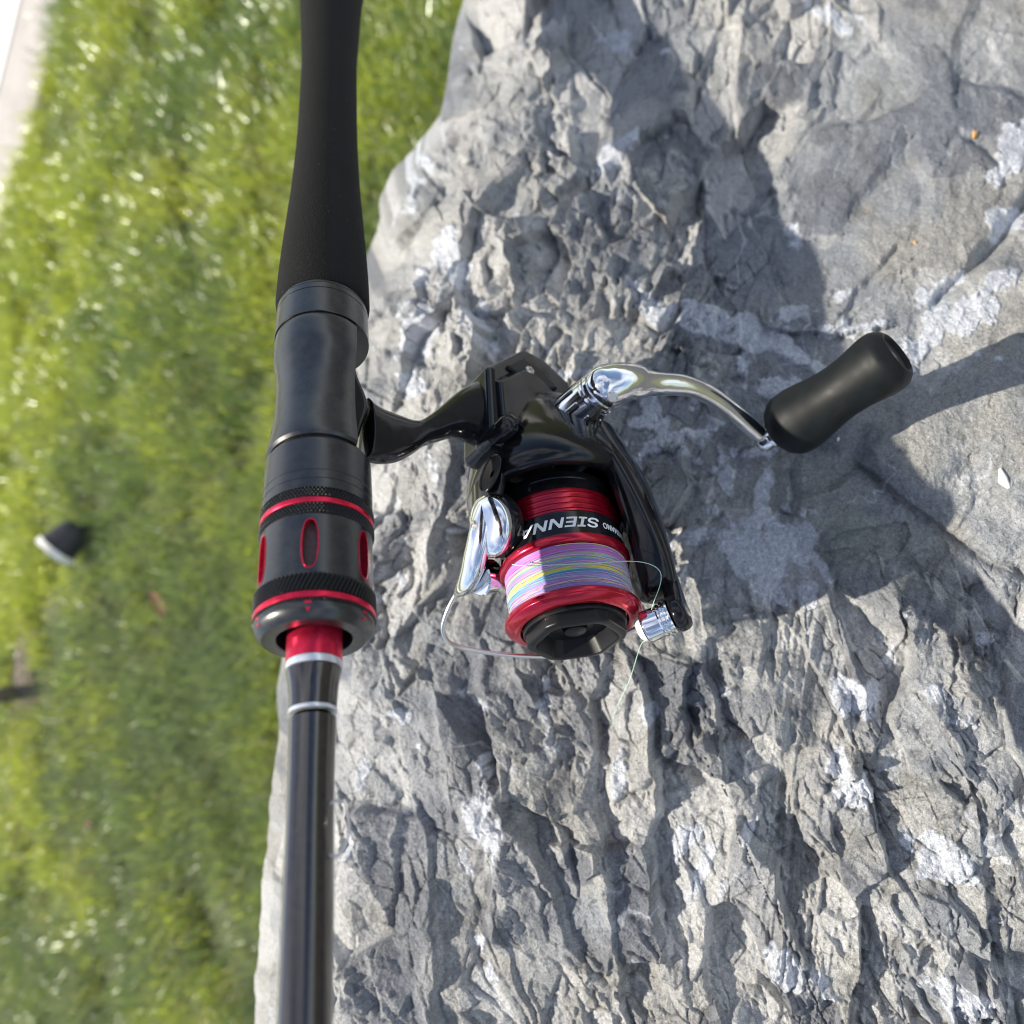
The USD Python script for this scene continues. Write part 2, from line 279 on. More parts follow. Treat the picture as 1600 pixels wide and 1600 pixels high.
# ---------------------------------------------------------------- things on the lawn
def wl(o, ax, prof, n=40): return lathe(np.asarray(o, float), np.asarray(ax, float), prof, n, nz(np.cross(nz(ax), [.31, .52, .79])))
lb = gp(152, 842); dL = np.linalg.norm(lb[:2]); px = math.hypot(dL, CAM_H) / F     # metres per picture pixel there
lamp = thing('garden_spotlight', lb, 'black garden spotlight with pale rim, tilted up on the lawn', 'garden light')
axl = nz([-.70, .38, .50]); c0 = lb + np.array([0, 0, 40 * px]) + axl * 0
R_ = 24 * px
part(lamp, 'lamp_body', wl(c0 - axl * 22 * px, axl, [(0, 0), (0, R_ * .55), (R_ * .12, R_ * .72), (R_ * .5, R_ * .85), (R_ * 1.5, R_), (R_ * 1.5, 0)]), 'lamp_black', 35, world=True)
rim = part(lamp, 'lamp_rim', wl(c0 - axl * 22 * px + axl * R_ * 1.503, axl, [(0, 0), (0, R_ * 1.1), (R_ * .35, R_ * 1.12), (R_ * .38, R_ * .92), (R_ * .2, R_ * .9), (R_ * .2, 0)]), 'lamp_rim', 35, world=True)
part(lamp, 'lens', wl(c0 - axl * 22 * px + axl * R_ * 1.72, axl, [(0, 0), (0, R_ * .88), (R_ * .05, R_ * .86), (R_ * .1, 0)]), 'lamp_glass', 35, world=True)
part(lamp, 'ground_stake', wl(lb + np.array([.0, 0, -.12]), [0, 0, 1], [(0, 0), (.03, .006), (.11, .016), (.125, .022), (.15, .022), (.15 + 12 * px, .018), (.15 + 12 * px, 0)]), 'lamp_black', 35, world=True)
part(lamp, 'bracket', man(hull([(lb + [0, 0, .03], .014), (c0 - axl * 18 * px + np.array([0, .0, -.02]), .016)], 16)), 'lamp_black', 35, world=True)

tb = gp(33, 1083); stake = thing('wooden_stake', tb, 'slim brown wooden stake standing by a dark strip at the far edge of the lawn', 'stake')
tp = [tb + [0, 0, -.06], tb + [.004, .0, .1], tb + [.0, .006, .25], tb + [.008, .012, .42]]
part(stake, 'shaft', tube(spline(tp, 30), np.interp(np.linspace(0, 1, 30), [0, .1, .3, 1], [.040, .030, .024, .021]), 14), 'bark', True, world=True)
part(stake, 'tie_band', tube(spline(np.array([tb + np.array([.004 + .0245 * math.cos(x), .005 + .0245 * math.sin(x), .30]) for x in np.linspace(0, 2 * np.pi, 30)]), 30), .004, 8), 'lamp_black', True, world=True)
# low dark brown strip on the ground by the stake
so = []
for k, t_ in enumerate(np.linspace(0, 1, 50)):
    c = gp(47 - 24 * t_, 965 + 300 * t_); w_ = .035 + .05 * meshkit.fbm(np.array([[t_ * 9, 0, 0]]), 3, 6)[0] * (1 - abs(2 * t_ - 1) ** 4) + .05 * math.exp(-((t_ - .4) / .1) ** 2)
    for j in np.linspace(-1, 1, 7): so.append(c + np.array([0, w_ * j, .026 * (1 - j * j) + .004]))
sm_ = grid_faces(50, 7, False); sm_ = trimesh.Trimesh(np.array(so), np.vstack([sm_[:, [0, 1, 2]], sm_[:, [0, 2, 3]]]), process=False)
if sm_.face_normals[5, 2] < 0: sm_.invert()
tag(part(None, 'bare_soil', sm_, 'ground_brown', True, world=True), kind='structure')

def leaf(x, y, size, yaw, label, mat='dry_leaf'):
    o = gp(x, y, .045); t = thing('fallen_leaf', o, label, 'leaf')
    u = np.linspace(-1, 1, 13); w = np.linspace(-1, 1, 7); U, Wt = np.meshgrid(u, w, indexing='ij'); hw = .42 * (1 - U ** 2) ** .8 + .004
    v = np.stack([U, Wt * hw, .25 * (Wt * hw) ** 2 * 3 + .15 * U ** 2], -1).reshape(-1, 3) * size
    R = trimesh.transformations.euler_matrix(.5, -.3, yaw)[:3, :3]; q = grid_faces(13, 7, False)
    m = trimesh.Trimesh(v @ R.T + o, np.vstack([q[:, [0, 1, 2]], q[:, [0, 2, 3]]]), process=False)
    m2 = m.copy(); m2.invert(); m2.apply_translation([0, 0, -.0006])
    part(t, 'blade', trimesh.util.concatenate([m, m2]), mat, True, world=True)
    part(t, 'stalk', tube(np.array([o + R @ np.array([-1, 0, .15]) * size, o + R @ np.array([-1.4, .1, .1]) * size]), .0012, 6), mat, True, world=True)
leaf(247, 943, .040, .4, 'dark brown dry leaf lying in the lawn beside the fishing rod')
leaf(137, 1288, .018, 1.4, 'small pinkish brown leaf lying in the lawn towards the lower left', 'dry_leaf')

# ---------------------------------------------------------------- boulder
ys = np.r_[np.linspace(-700, -120, 40, endpoint=False), np.arange(-120, 1720, 1.9), np.linspace(1720, 2300, 40)]
qs = np.r_[0, np.cumsum(np.r_[np.full(80, 1.3), np.full(560, 1.95), np.full(60, 2.6), np.linspace(3, 26, 40)])]
EY = PchipInterpolator([-700, -200, 0, 100, 200, 250, 300, 340, 400, 440, 470, 520, 700, 900, 1000, 1100, 1200, 1330, 1400, 1500, 1600, 1800, 2300],
                       [790, 760, 722, 702, 679, 645, 618, 607, 599, 592, 568, 545, 500, 452, 440, 436, 424, 411, 405, 397, 390, 370, 330])(ys)
EY = EY + 14 * (meshkit.fbm(np.c_[ys / 45, 0 * ys, 0 * ys], 4, 5) - .5)
X = EY[:, None] + qs[None]; Y = np.broadcast_to(ys[:, None], X.shape); Q_ = np.broadcast_to(qs[None], X.shape)
fb = lambda x, y, o=4, s=0: meshkit.fbm(np.stack([x, y, 0 * x + .37], -1), o, s) - .5
def rot(deg): c, s = math.cos(math.radians(deg)), math.sin(math.radians(deg)); return X * c + Y * s, -X * s + Y * c     # u across, v along the strike
smooth = lambda x, a, b: (lambda t: t * t * (3 - 2 * t))(np.clip((x - a) / (b - a), 0, 1))
wx = X + 46 * fb(X / 90, Y / 90, 4, 1); wy = Y + 46 * fb(X / 90, Y / 90, 4, 2)
def facets(px_, py_, size, amp, tilt, seed, ax=1.0, deg=0.0, soft=0.0, gap=None):
    """broken stone: every cell is a small plane of its own, with a step to its neighbours"""
    c, s = math.cos(math.radians(deg)), math.sin(math.radians(deg)); u = (px_ * c + py_ * s) / size; v = (-px_ * s + py_ * c) / (size * ax)
    r = np.random.default_rng(seed); lo = (u.min(), v.min()); n = int((u.max() - lo[0] + 1) * (v.max() - lo[1] + 1))
    S = np.c_[r.uniform(lo[0] - .5, u.max() + .5, n), r.uniform(lo[1] - .5, v.max() + .5, n)]
    d, k = cKDTree(S).query(np.c_[u.ravel(), v.ravel()].astype(np.float32), k=2 if soft or gap else 1, workers=-1)
    if gap: return np.exp(-((d[:, 1] - d[:, 0]) / gap) ** 2).reshape(u.shape)
    off = r.normal(0, amp, n); g = r.normal(0, tilt, (n, 2))
    ev = lambda kk: off[kk] + (g[kk] * (np.c_[u.ravel(), v.ravel()] - S[kk])).sum(1)
    if not soft: return ev(k).reshape(u.shape)
    b = .5 * (1 - np.clip((d[:, 1] - d[:, 0]) / soft, 0, 1)); return (ev(k[:, 0]) * (1 - b) + ev(k[:, 1]) * b).reshape(u.shape)
gauss = lambda x, y, rx, ry, deg=0: np.exp(-(((X - x) * math.cos(math.radians(deg)) + (Y - y) * math.sin(math.radians(deg))) / rx) ** 2 - ((-(X - x) * math.sin(math.radians(deg)) + (Y - y) * math.cos(math.radians(deg))) / ry) ** 2)
def along(pts, width=40.0, warp=6.0):
    """signed distance (picture units) to a broken line, and how far along it (0..1); positive on its right-hand side going down the list"""
    p = np.asarray(pts, float); best = np.full(X.shape, 1e9); sg = np.zeros(X.shape); al = np.zeros(X.shape); L = np.r_[0, np.cumsum(np.linalg.norm(np.diff(p, axis=0), axis=1))]
    xx, yy_ = X + warp * 2 * fb(X / 22, Y / 22, 3, 77), Y + warp * 2 * fb(X / 22, Y / 22, 3, 78)
    for i in range(len(p) - 1):
        e = p[i + 1] - p[i]; l = np.linalg.norm(e); t = np.clip(((xx - p[i, 0]) * e[0] + (yy_ - p[i, 1]) * e[1]) / l ** 2, 0, 1)
        dx, dy = xx - p[i, 0] - t * e[0], yy_ - p[i, 1] - t * e[1]; dd = np.hypot(dx, dy); m = dd < best
        best = np.where(m, dd, best); sg = np.where(m, np.sign(e[0] * dy - e[1] * dx), sg); al = np.where(m, (L[i] + t * l) / L[-1], al)
    return best, sg, al
def ends(al): return smooth(al, 0.0, .12) * smooth(1 - al, 0.0, .12)
# regions of the face
right = smooth(X + .25 * (Y - 600) + 60 * fb(X / 120, Y / 120, 3, 8), 1080, 1230) * smooth(1000 - Y + 40 * fb(X / 60, Y / 60, 3, 9), -20, 60)      # smooth slab under the handle
low = smooth(Y + .12 * (X - 800) + 50 * fb(X / 90, Y / 90, 3, 10), 900, 1040)                                                               # rough streaky lower face
upl = np.clip(1 - right - low, 0, 1)
relief = 9.0 * fb(X / 420, Y / 420, 3, 40) + 3.5 * fb(X / 150, Y / 150, 4, 41)
# upper left: lumps and chips running diagonally
FA = lambda amp, tilt, soft=.0: facets(wx, wy, 62, amp, tilt, 1, 1.8, 20, soft)
FB = lambda amp, tilt, soft=.0: facets(wx, wy, 84, amp, tilt, 3, 2.5, -15, soft)
vary = .30 + .95 * smooth(fb(X / 95, Y / 95, 3, 19), -.10, .16)
pitU = smooth(fb(wx / 30, wy / 46, 4, 48), .10, .24)
relief += upl * (FA(3.0, 5.6, .06) + vary * facets(wx, wy, 25, 1.2, 2.8, 2, 2.0, 24, .10) + vary * facets(wx, wy, 10, .36, .9, 21, 1.5, 30, .15) + 2.0 * fb(wx / 40, wy / 66, 5, 43) - 2.2 * pitU)
# lower: upright ribs and flat broken faces between them
ul, vl = rot(-12); ur, vr = rot(-38); k_ = smooth(X, 1120, 1380); U = ul * (1 - k_) + ur * k_ + 46 * fb(X / 100, Y / 100, 3, 18); V = vl * (1 - k_) + vr * k_
rn = fb((U + 30 * fb(X / 70, Y / 70, 3, 12)) / 62, V / 260, 3, 13); rib = (.5 - np.abs(rn) * 2.2) * (.45 + 1.3 * smooth(fb(X / 110, Y / 110, 3, 16), -.12, .14))
rn2 = fb((U + 14 * fb(X / 30, Y / 30, 3, 14)) / 19, V / 60, 4, 15); rib2 = (.5 - np.abs(rn2) * 2.2) * smooth(fb(X / 60, Y / 80, 3, 17), .0, .2)
crk = upl * facets(wx, wy, 62, 1, 1, 1, 1.8, 20, gap=.035) + low * facets(wx, wy, 84, 1, 1, 3, 2.5, -15, gap=.028) + .6 * upl * facets(wx, wy, 25, 1, 1, 2, 2.0, 24, gap=.05) + .6 * low * facets(wx, wy, 27, 1, 1, 4, 1.9, -20, gap=.05)
crk = crk * smooth(fb(X / 50, Y / 50, 3, 24), -.06, .10)
relief -= 1.5 * np.clip(crk, 0, 1)
relief += low * (3.6 * np.clip(rib, -.2, 1) + .45 * rib2 * (1 - .5 * k_) + FB(2.1, 3.8, .06) + vary * facets(wx, wy, 27, .85, 1.8, 4, 1.9, -20, .12) + vary * facets(wx, wy, 9, .22, .55, 23, 1.4, -20, .2) + 1.5 * fb(wx / 40, wy / 60, 5, 44) + .9 * fb(X / 11, Y / 14, 4, 50))
# right: flat slabs with shallow steps
relief += right * (facets(wx, wy, 170, 1.6, 2.6, 5, 1.2, 35, .10) + facets(wx, wy, 60, .4, .9, 6, 1.4, 40, .12) + facets(wx, wy, 14, .10, .26, 26, 1.3, 40, .2) + 1.1 * fb(X / 60, Y / 60, 5, 45) + .35 * fb(X / 9, Y / 9, 3, 46))
relief += .5 * fb(X / 7, Y / 7, 3, 47)
# ledges, cracks and blades that the picture shows
def ledge(pts, h, fall, width=60, warp=6):      # stone on the left of the line stands h higher and slopes back
    global relief
    d, sg, al = along(pts, warp=warp); relief = relief + h * ends(al) * np.where(sg > 0, np.exp(-d / width), np.exp(-d / fall) - 1 + np.exp(-d / (width * 1.6)) * 0) * np.where(sg > 0, 1, 0.35)
def crack(pts, depth, half, warp=5):
    global relief
    d, sg, al = along(pts, warp=warp); relief = relief - depth * ends(al) * np.exp(-(d / (half * (.6 + .8 * np.sin(al * np.pi)))) ** 2)
def blade(pts, h, half, fall, warp=6):           # a raised rib, steep on its right
    global relief
    d, sg, al = along(pts, warp=warp); s = d * sg
    relief = relief + h * ends(al) * np.where(s < 0, np.exp(-np.clip(-s - 0, 0, None) / fall), np.exp(-(s / half) ** 2))
crack([(1312, 492), (1335, 468), (1362, 432), (1385, 405), (1418, 362)], 2.6, 6)
crack([(1298, 470), (1315, 440)], 1.2, 5)
crack([(1455, 478), (1482, 446), (1530, 408), (1560, 376), (1600, 322), (1650, 250)], 5.0, 9, 3)
crack([(1478, 232), (1500, 205), (1540, 222), (1568, 262)], 2.4, 6)
crack([(1330, 708), (1375, 745), (1430, 790), (1480, 822), (1565, 880), (1640, 905)], 3.4, 11, 5)
ledge([(1600, 900), (1520, 850), (1430, 788), (1330, 706)], 3.2, 8, 120)
ledge([(1420, 498), (1370, 505), (1300, 512), (1235, 515), (1190, 495), (1178, 455)], 3.0, 10, 46)
ledge([(1180, 500), (1250, 548), (1310, 590)], 1.6, 8, 40)
ledge([(1400, 880), (1428, 838), (1420, 815), (1330, 828), (1290, 850)], 1.5, 7, 40)
blade([(752, 1010), (766, 1075), (768, 1130), (790, 1190), (812, 1262), (800, 1330), (790, 1400), (780, 1500)], 7.5, 13, 60)
blade([(690, 1035), (697, 1100), (712, 1180), (722, 1240), (716, 1300), (735, 1330)], 5.0, 10, 50)
blade([(905, 1180), (895, 1230), (905, 1270)], 3.0, 8, 40)
blade([(962, 1080), (968, 1150), (955, 1215), (960, 1290)], 3.0, 9, 60)
ledge([(1085, 1030), (1072, 1060), (1070, 1110), (1088, 1150), (1110, 1140)], 4.0, 10, 70)
ledge([(850, 1330), (862, 1312), (905, 1315), (935, 1318), (938, 1350), (915, 1375)], 3.0, 7, 40)
ledge([(1200, 1200), (1180, 1260), (1200, 1330), (1240, 1400)], 3.5, 9, 60)
crack([(955, 1262), (975, 1250), (1010, 1240), (1022, 1218), (1070, 1160)], 2.4, 5)
blade([(1440, 1085), (1475, 1150), (1520, 1210), (1590, 1260)], 5.0, 16, 60)
blade([(1350, 1050), (1300, 1120), (1330, 1190), (1345, 1240)], 3.0, 14, 50)
blade([(830, 250), (850, 330), (905, 380), (985, 330)], 2.6, 12, 40)
relief -= 4.0 * gauss(860, 430, 60, 90, 15) + 3.0 * gauss(960, 360, 50, 60, 20)
# white calcite: crusts and veins, a little proud of the stone
cal = np.zeros(X.shape)
cw = fb((X + 24 * fb(X / 40, Y / 40, 3, 66)) / 30, Y / 30, 5, 60); cw2 = fb(X / 9, Y / 9, 4, 61)
for x, y, rx, ry, dg, st in [(1225, 845, 34, 62, 35, 1), (1195, 765, 12, 52, 10, 1), (1130, 735, 9, 50, -14, 1), (1062, 838, 95, 13, -8, .9), (1205, 905, 26, 28, 0, 1), (1262, 930, 22, 18, 20, .8), (1105, 722, 34, 10, 20, .6),
                             (1345, 1092, 32, 24, 20, 1), (1305, 1192, 18, 26, -20, 1), (1335, 1240, 26, 24, 20, 1), (1470, 1352, 44, 26, 40, 1), (1500, 490, 60, 30, -30, 1), (1575, 428, 34, 14, -25, 1), (1210, 602, 24, 18, 0, .8), (1160, 572, 10, 30, -10, .8),
                             (1150, 520, 60, 13, 12, .9), (1240, 545, 75, 14, 38, .9), (1345, 505, 60, 12, -5, .9), (1590, 225, 28, 50, 20, .9), (1585, 330, 30, 28, 0, .8), (950, 238, 70, 13, -38, .8), (965, 1222, 10, 42, 6, .9), (1070, 1320, 15, 44, 35, .9), (1090, 1370, 16, 46, 25, .8),
                             (768, 1255, 22, 75, -8, .75), (745, 1090, 30, 20, 0, .6), (625, 1120, 18, 12, 0, .7), (640, 1165, 30, 8, 0, .5), (880, 560, 60, 9, 30, .5), (960, 700, 50, 25, 20, .55), (1000, 720, 16, 50, 50, .5), (1180, 700, 40, 12, 0, .5),
                             (1450, 1080, 20, 14, 0, .8), (1390, 1020, 18, 30, -20, .6), (1540, 1000, 30, 12, 0, .5), (720, 1340, 40, 16, 60, .5), (660, 470, 20, 50, 0, .5), (1140, 1380, 40, 10, -50, .6), (1165, 1300, 30, 10, -40, .5),
                             (1240, 360, 16, 30, 0, .4), (1130, 500, 90, 22, 14, .8), (1250, 470, 80, 12, -20, .6), (1040, 660, 70, 26, 30, .7), (1100, 650, 26, 60, 20, .6), (1180, 870, 80, 40, 40, .8), (1120, 800, 60, 16, 30, .7), (1420, 540, 60, 26, -30, .8), (1480, 440, 40, 22, -40, .7), (1250, 600, 40, 18, 30, .6), (1010, 470, 60, 14, 50, .55), (900, 590, 70, 18, 20, .6), (640, 300, 20, 60, 15, .6), (700, 400, 24, 60, 10, .6), (740, 520, 30, 50, 0, .55), (640, 560, 24, 60, 0, .6), (690, 780, 20, 80, -5, .5), (620, 900, 20, 60, 0, .5), (1560, 560, 30, 40, 0, .5), (1500, 1120, 40, 20, 30, .5), (1140, 1090, 30, 12, 40, .5), (1020, 1130, 14, 50, -5, .5), (860, 1120, 14, 60, -8, .5), (1280, 880, 50, 9, 60, .5), (1330, 1230, 60, 10, 50, .4), (560, 1200, 12, 60, 0, .5), (545, 1330, 12, 50, 0, .4), (1410, 960, 40, 10, 30, .4), (1300, 20, 80, 14, 30, .7), (1000, 60, 60, 20, 20, .6), (1240, 1520, 60, 22, 40, .8), (760, 1500, 40, 20, 60, .6), (1500, 1560, 60, 24, 30, .7)]:
    cal = np.maximum(cal, st * gauss(x, y, rx * 1.3, ry * 1.3, dg))
cal = np.maximum(cal, 0); cmask = smooth(1.0 * cal + 2.2 * cw * np.minimum(1, cal * 2.2 + .15) + .5 * cw2, .36, .58)
vein = smooth(np.abs(fb((X + 60 * fb(X / 80, Y / 80, 3, 62)) / 120, Y / 120, 4, 63)), .012, .0) * smooth(fb(X / 200, Y / 200, 3, 64), .02, .15)
spots = smooth(fb(X / 26, Y / 30, 4, 65) + .25 * cw2, .20, .28) * (.35 + .65 * upl)
relief *= smooth(Q_, -4, 34)
relief += cmask * (.45 + 1.0 * np.clip(cw2 + .2, 0, 1))
# base distance of the face (a tilted plane), rounded off at the far edge, hollow under the spool
INV = .004167 + .977e-6 * (X - 1300) + .67e-6 * (Y - 650)
DEP = 1 / np.clip(INV, .0024, .0075)
DEP = DEP + 52 * np.clip(1 - Q_ / 150, 0, 1) ** 2.2
_t = np.clip((700 - Y) / 620, 0, 1.6); DEP = DEP + 64 * np.where(_t < 1, _t * _t * (1.6 - .6 * _t), 1 + 1.4 * (_t - 1) * .6)
PB = np.stack([(X - 800) / F * DEP, -(Y - 800) / F * DEP, -DEP], -1)
NR = nz(np.cross([0, 1, 0], [1, 0, -.30]) * -1.0); NR = NR if NR[2] > 0 else -NR
NR = nz([-.33, .05, .94])
PR = PB + (relief - 2.0)[..., None] * NR
HOLLOW = [(900, 900, 200, 200, 2.0), (1150, 330, 190, 180, 9.0)]
for x, y, rx, ry, dpt in HOLLOW: PR = PR - (dpt * gauss(x, y, rx, ry))[..., None] * NR
# tint
g1 = fb(X / 130, Y / 130, 4, 70); g2 = fb(X / 34, Y / 40, 4, 71); g3 = fb(U / 12, V / 60, 3, 72)
warm = np.array([.35, .34, .315]); cool = np.array([.265, .28, .30]); dark = np.array([.13, .14, .165]); pale = np.array([.56, .55, .53]); white = np.array([.60, .62, .66]); green = np.array([.25, .28, .25])
t = smooth(g1 + .5 * g2, -.2, .2)[..., None]; C = cool * (1 - t) + warm * t
C = C * (1 - .35 * smooth(g2 + .4 * g3, .06, .3)[..., None]) ; dk = (.65 * smooth(-g2 - .6 * g1, .10, .28))[..., None]; C = C * (1 - dk) + dark * dk
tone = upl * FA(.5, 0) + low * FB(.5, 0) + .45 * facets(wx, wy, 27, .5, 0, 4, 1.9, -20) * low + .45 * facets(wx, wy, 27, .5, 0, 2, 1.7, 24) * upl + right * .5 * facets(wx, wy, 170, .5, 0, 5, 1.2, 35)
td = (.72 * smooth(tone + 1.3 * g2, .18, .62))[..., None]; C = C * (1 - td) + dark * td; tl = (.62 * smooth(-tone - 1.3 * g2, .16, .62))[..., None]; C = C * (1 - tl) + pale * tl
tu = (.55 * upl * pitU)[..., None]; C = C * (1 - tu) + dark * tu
du = (.5 * smooth(np.maximum(gauss(880, 430, 75, 130, 12), gauss(960, 360, 60, 90, 20)) + .9 * g2, .35, .75))[..., None]; C = C * (1 - du) + dark * du  # dark grey stone, partly the shade of the recess put into its colour
dc = (.45 * np.clip(crk, 0, 1))[..., None]; C = C * (1 - dc) + np.array([.10, .095, .09]) * dc
gr = (.6 * gauss(1330, 830, 110, 90) * smooth(g1, -.2, .1))[..., None]; C = C * (1 - gr) + green * gr
pl = (.55 * np.clip(upl * smooth(g2 + g1, .0, .25) + .5 * low * smooth(rib, .2, .5), 0, 1))[..., None]; C = C * (1 - pl) + pale * pl
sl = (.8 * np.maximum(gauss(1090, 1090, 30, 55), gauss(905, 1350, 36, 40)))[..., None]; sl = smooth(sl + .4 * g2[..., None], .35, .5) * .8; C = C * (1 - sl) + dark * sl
rs = (.55 * smooth(fb(X / 40, Y / 40, 4, 73), .16, .3) * smooth(right, .3, .8) * gauss(1400, 300, 160, 140))[..., None]; C = C * (1 - rs) + np.array([.36, .29, .22]) * rs
smear = smooth(fb(U / 30 + 3, V / 120, 4, 68), .13, .26) * (.2 + .5 * smooth(fb(X / 140, Y / 140, 3, 69), -.05, .15)); sm2 = (.7 * smear)[..., None]; C = C * (1 - sm2) + np.array([.52, .53, .55]) * sm2
ca = np.clip(np.maximum(cmask * (.7 + .6 * np.clip(cw2 + .3, 0, .5)), np.maximum(.7 * vein, .55 * spots)), 0, 1)[..., None]; C = C * (1 - ca) + white * (1 + .25 * cw2[..., None]) * ca
C = C * np.array([.92, .935, .965])
# close the stone down to the ground on all sides
PW = W(PR); ny, nx = X.shape; K = 16
zi = lambda n: np.clip(np.arange(-K, n + K), 0, n - 1)
ii, jj = np.meshgrid(zi(ny), zi(nx), indexing='ij'); oi, oj = np.meshgrid(np.arange(-K, ny + K), np.arange(-K, nx + K), indexing='ij')
kk = np.maximum(np.abs(oi - ii), np.abs(oj - jj)); PW = PW[ii, jj]; CC = C[ii, jj]
ctr = np.array([.02, .17]); out = PW[..., :2] - ctr; out = out / np.linalg.norm(out, axis=-1, keepdims=True); tk = kk / K
nzk = meshkit.fbm(PW * 9 + tk[..., None] * [3, 1, 5], 4, 90) - .5
PW[..., :2] += out * ((.10 * np.sqrt(tk) + .10 * tk) * (1 + 1.6 * nzk) * (kk > 0))[..., None]
PW[..., 2] = np.where(kk > 0, PW[..., 2] * (1 - tk ** 1.5) - .06 * tk ** 1.5, PW[..., 2])
q = grid_faces(ny + 2 * K, nx + 2 * K, False)
bo = thing('boulder', (.02, .17, 0), 'big grey limestone boulder with white calcite crusts under the reel', 'boulder')
bm = trimesh.Trimesh(PW.reshape(-1, 3), np.vstack([q[:, [0, 1, 2]], q[:, [0, 2, 3]]]), process=False)
if (bm.face_normals[len(bm.faces) // 4] @ Wd(NR)) < 0: bm.invert()
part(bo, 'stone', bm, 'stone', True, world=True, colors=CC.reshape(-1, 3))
_tree = cKDTree(np.c_[X.ravel(), Y.ravel()][::3]); _PR = PR.reshape(-1, 3)[::3]
def rock_at(x, y): return _PR[_tree.query([x, y])[1]]
def chip(name, x, y, r, mat, label, cat, seed, sink=.3):
    c = rock_at(x, y); k = np.random.default_rng(seed); pts_ = [(c + NR * r * (1 - sink) * .6 + k.normal(0, r * .38, 3) * [1, 1.15, .6], r * k.uniform(.2, .4)) for _ in range(9)]
    m = man(hull(pts_, 10)); m = m.subdivide(); m.vertices += (meshkit.noise(m.vertices * 3.1 / r, seed)[:, None] - .5) * .25 * r * nz([1, 1, 1])
    t = thing(name, W(c), label, cat); part(t, 'stone', m, mat, 30); return t
chip('pebble', 1567, 748, 1.9, 'quartz', 'small white quartz pebble lying on the boulder right of the handle knob', 'pebble', 3)
chip('pebble', 1434, 370, .9, 'ochre', 'tiny ochre crumb by the crack in the boulder above the handle knob', 'pebble', 4)
chip('pebble', 1525, 206, 1.6, 'ochre', 'ochre crumb on the upper right of the boulder', 'pebble', 5)
chip('pebble', 1311, 683, .7, 'quartz', 'tiny pale chip on the boulder just below the handle knob', 'pebble', 6)

# ---------------------------------------------------------------- fishing rod
rp = lambda t, r=0, az=0: A0 + AX * t + r * (math.cos(math.radians(az)) * N0 + math.sin(math.radians(az)) * R0)
rod = thing('fishing_rod', W(rp(-40)), 'black fishing rod with foam grip, red trimmed reel seat and glossy blank', 'fishing rod')
def t_at(y): return brentq(lambda t: proj(A0 + AX * t)[1] - y, -420, 140)
def prof_px(rows): return [(t_at(y), hw * -(A0 + AX * t_at(y))[2] / F) for y, hw in rows]
fo = prof_px([(100, 42), (200, 45), (300, 52.5), (350, 58.5), (400, 64.5), (450, 69.5), (480, 71.5)]); ts = np.linspace(fo[0][0], fo[-1][0], 60); rs_ = PchipInterpolator(*zip(*fo))(ts)
foam = [(-330, 0), (-330, 13), (-328, 14.5), (-322, 15), (-300, 14.6), (-262, 11.5)] + [(t, r) for t, r in zip(ts, rs_) if t > -256] + [(-93.2, 12.05), (-92.6, 11.6), (-92.6, 5)]
fm = lathe(A0, AX, foam, 120); part(rod, 'foam_grip', fm, 'foam', 50)
part(rod, 'grip_ring', lathe(A0, AX, [(-94, 6), (-92.9, 10.9), (-92.4, 11.6), (-91.6, 11.72), (-91.55, 11.62), (-91.35, 11.62), (-91.3, 11.74), (-89.6, 11.78), (-89.55, 11.66), (-89.3, 11.66), (-89.25, 11.8), (-81.0, 11.9), (-80.75, 11.8), (-80.75, 8)], 120), 'matte_black', 28)
sp = [(-80.62, 11.45), (-80.4, 11.6), (-78, 11.75), (-74, 11.7), (-68, 11.0), (-62, 10.62), (-56, 10.68), (-50, 11.1), (-46, 11.55), (-43.4, 11.75), (-42.7, 11.5), (-42.6, 11.2)]
tt = np.linspace(sp[0][0], sp[-1][0], 60); sr = PchipInterpolator(*zip(*sp))(tt)
seat = lathe(A0, AX, [(-80.62, 0)] + list(zip(tt, sr)) + [(-42.6, 0)], 120); seat.merge_vertices()
# saddle cut for the reel foot
def box_m(center, e, half): 
    b = trimesh.creation.box(extents=2 * np.asarray(half)); T = np.eye(4); T[:3, :3] = np.stack(e, 1); T[:3, 3] = center; b.apply_transform(T)
    if b.volume < 0: b.invert()
    return b
seat = toman(seat) - toman(box_m(A0 + AX * -61 + SV * (4.2 + 10), (SV, AX, HN), (10, 30, 20)))
part(rod, 'reel_seat', man(seat), 'matte_black', 40)
part(rod, 'seat_core', lathe(A0, AX, [(-83, 0), (-83, 9.6), (-39, 9.6), (-39, 0)], 60), 'void', 35) if False else None
part(rod, 'sliding_hood', lathe(A0, AX, [(-42.9, 7), (-42.7, 10.6), (-41.4, 10.7), (-41.3, 11.55), (-40.9, 11.8), (-40, 11.85), (-32.3, 11.95), (-32.25, 11.86), (-32.05, 11.86), (-32, 11.96), (-30.1, 11.97), (-30.05, 11.87), (-29.85, 11.87), (-29.8, 11.97), (-27.7, 11.9), (-27.7, 8)], 120), 'matte_black', 28)
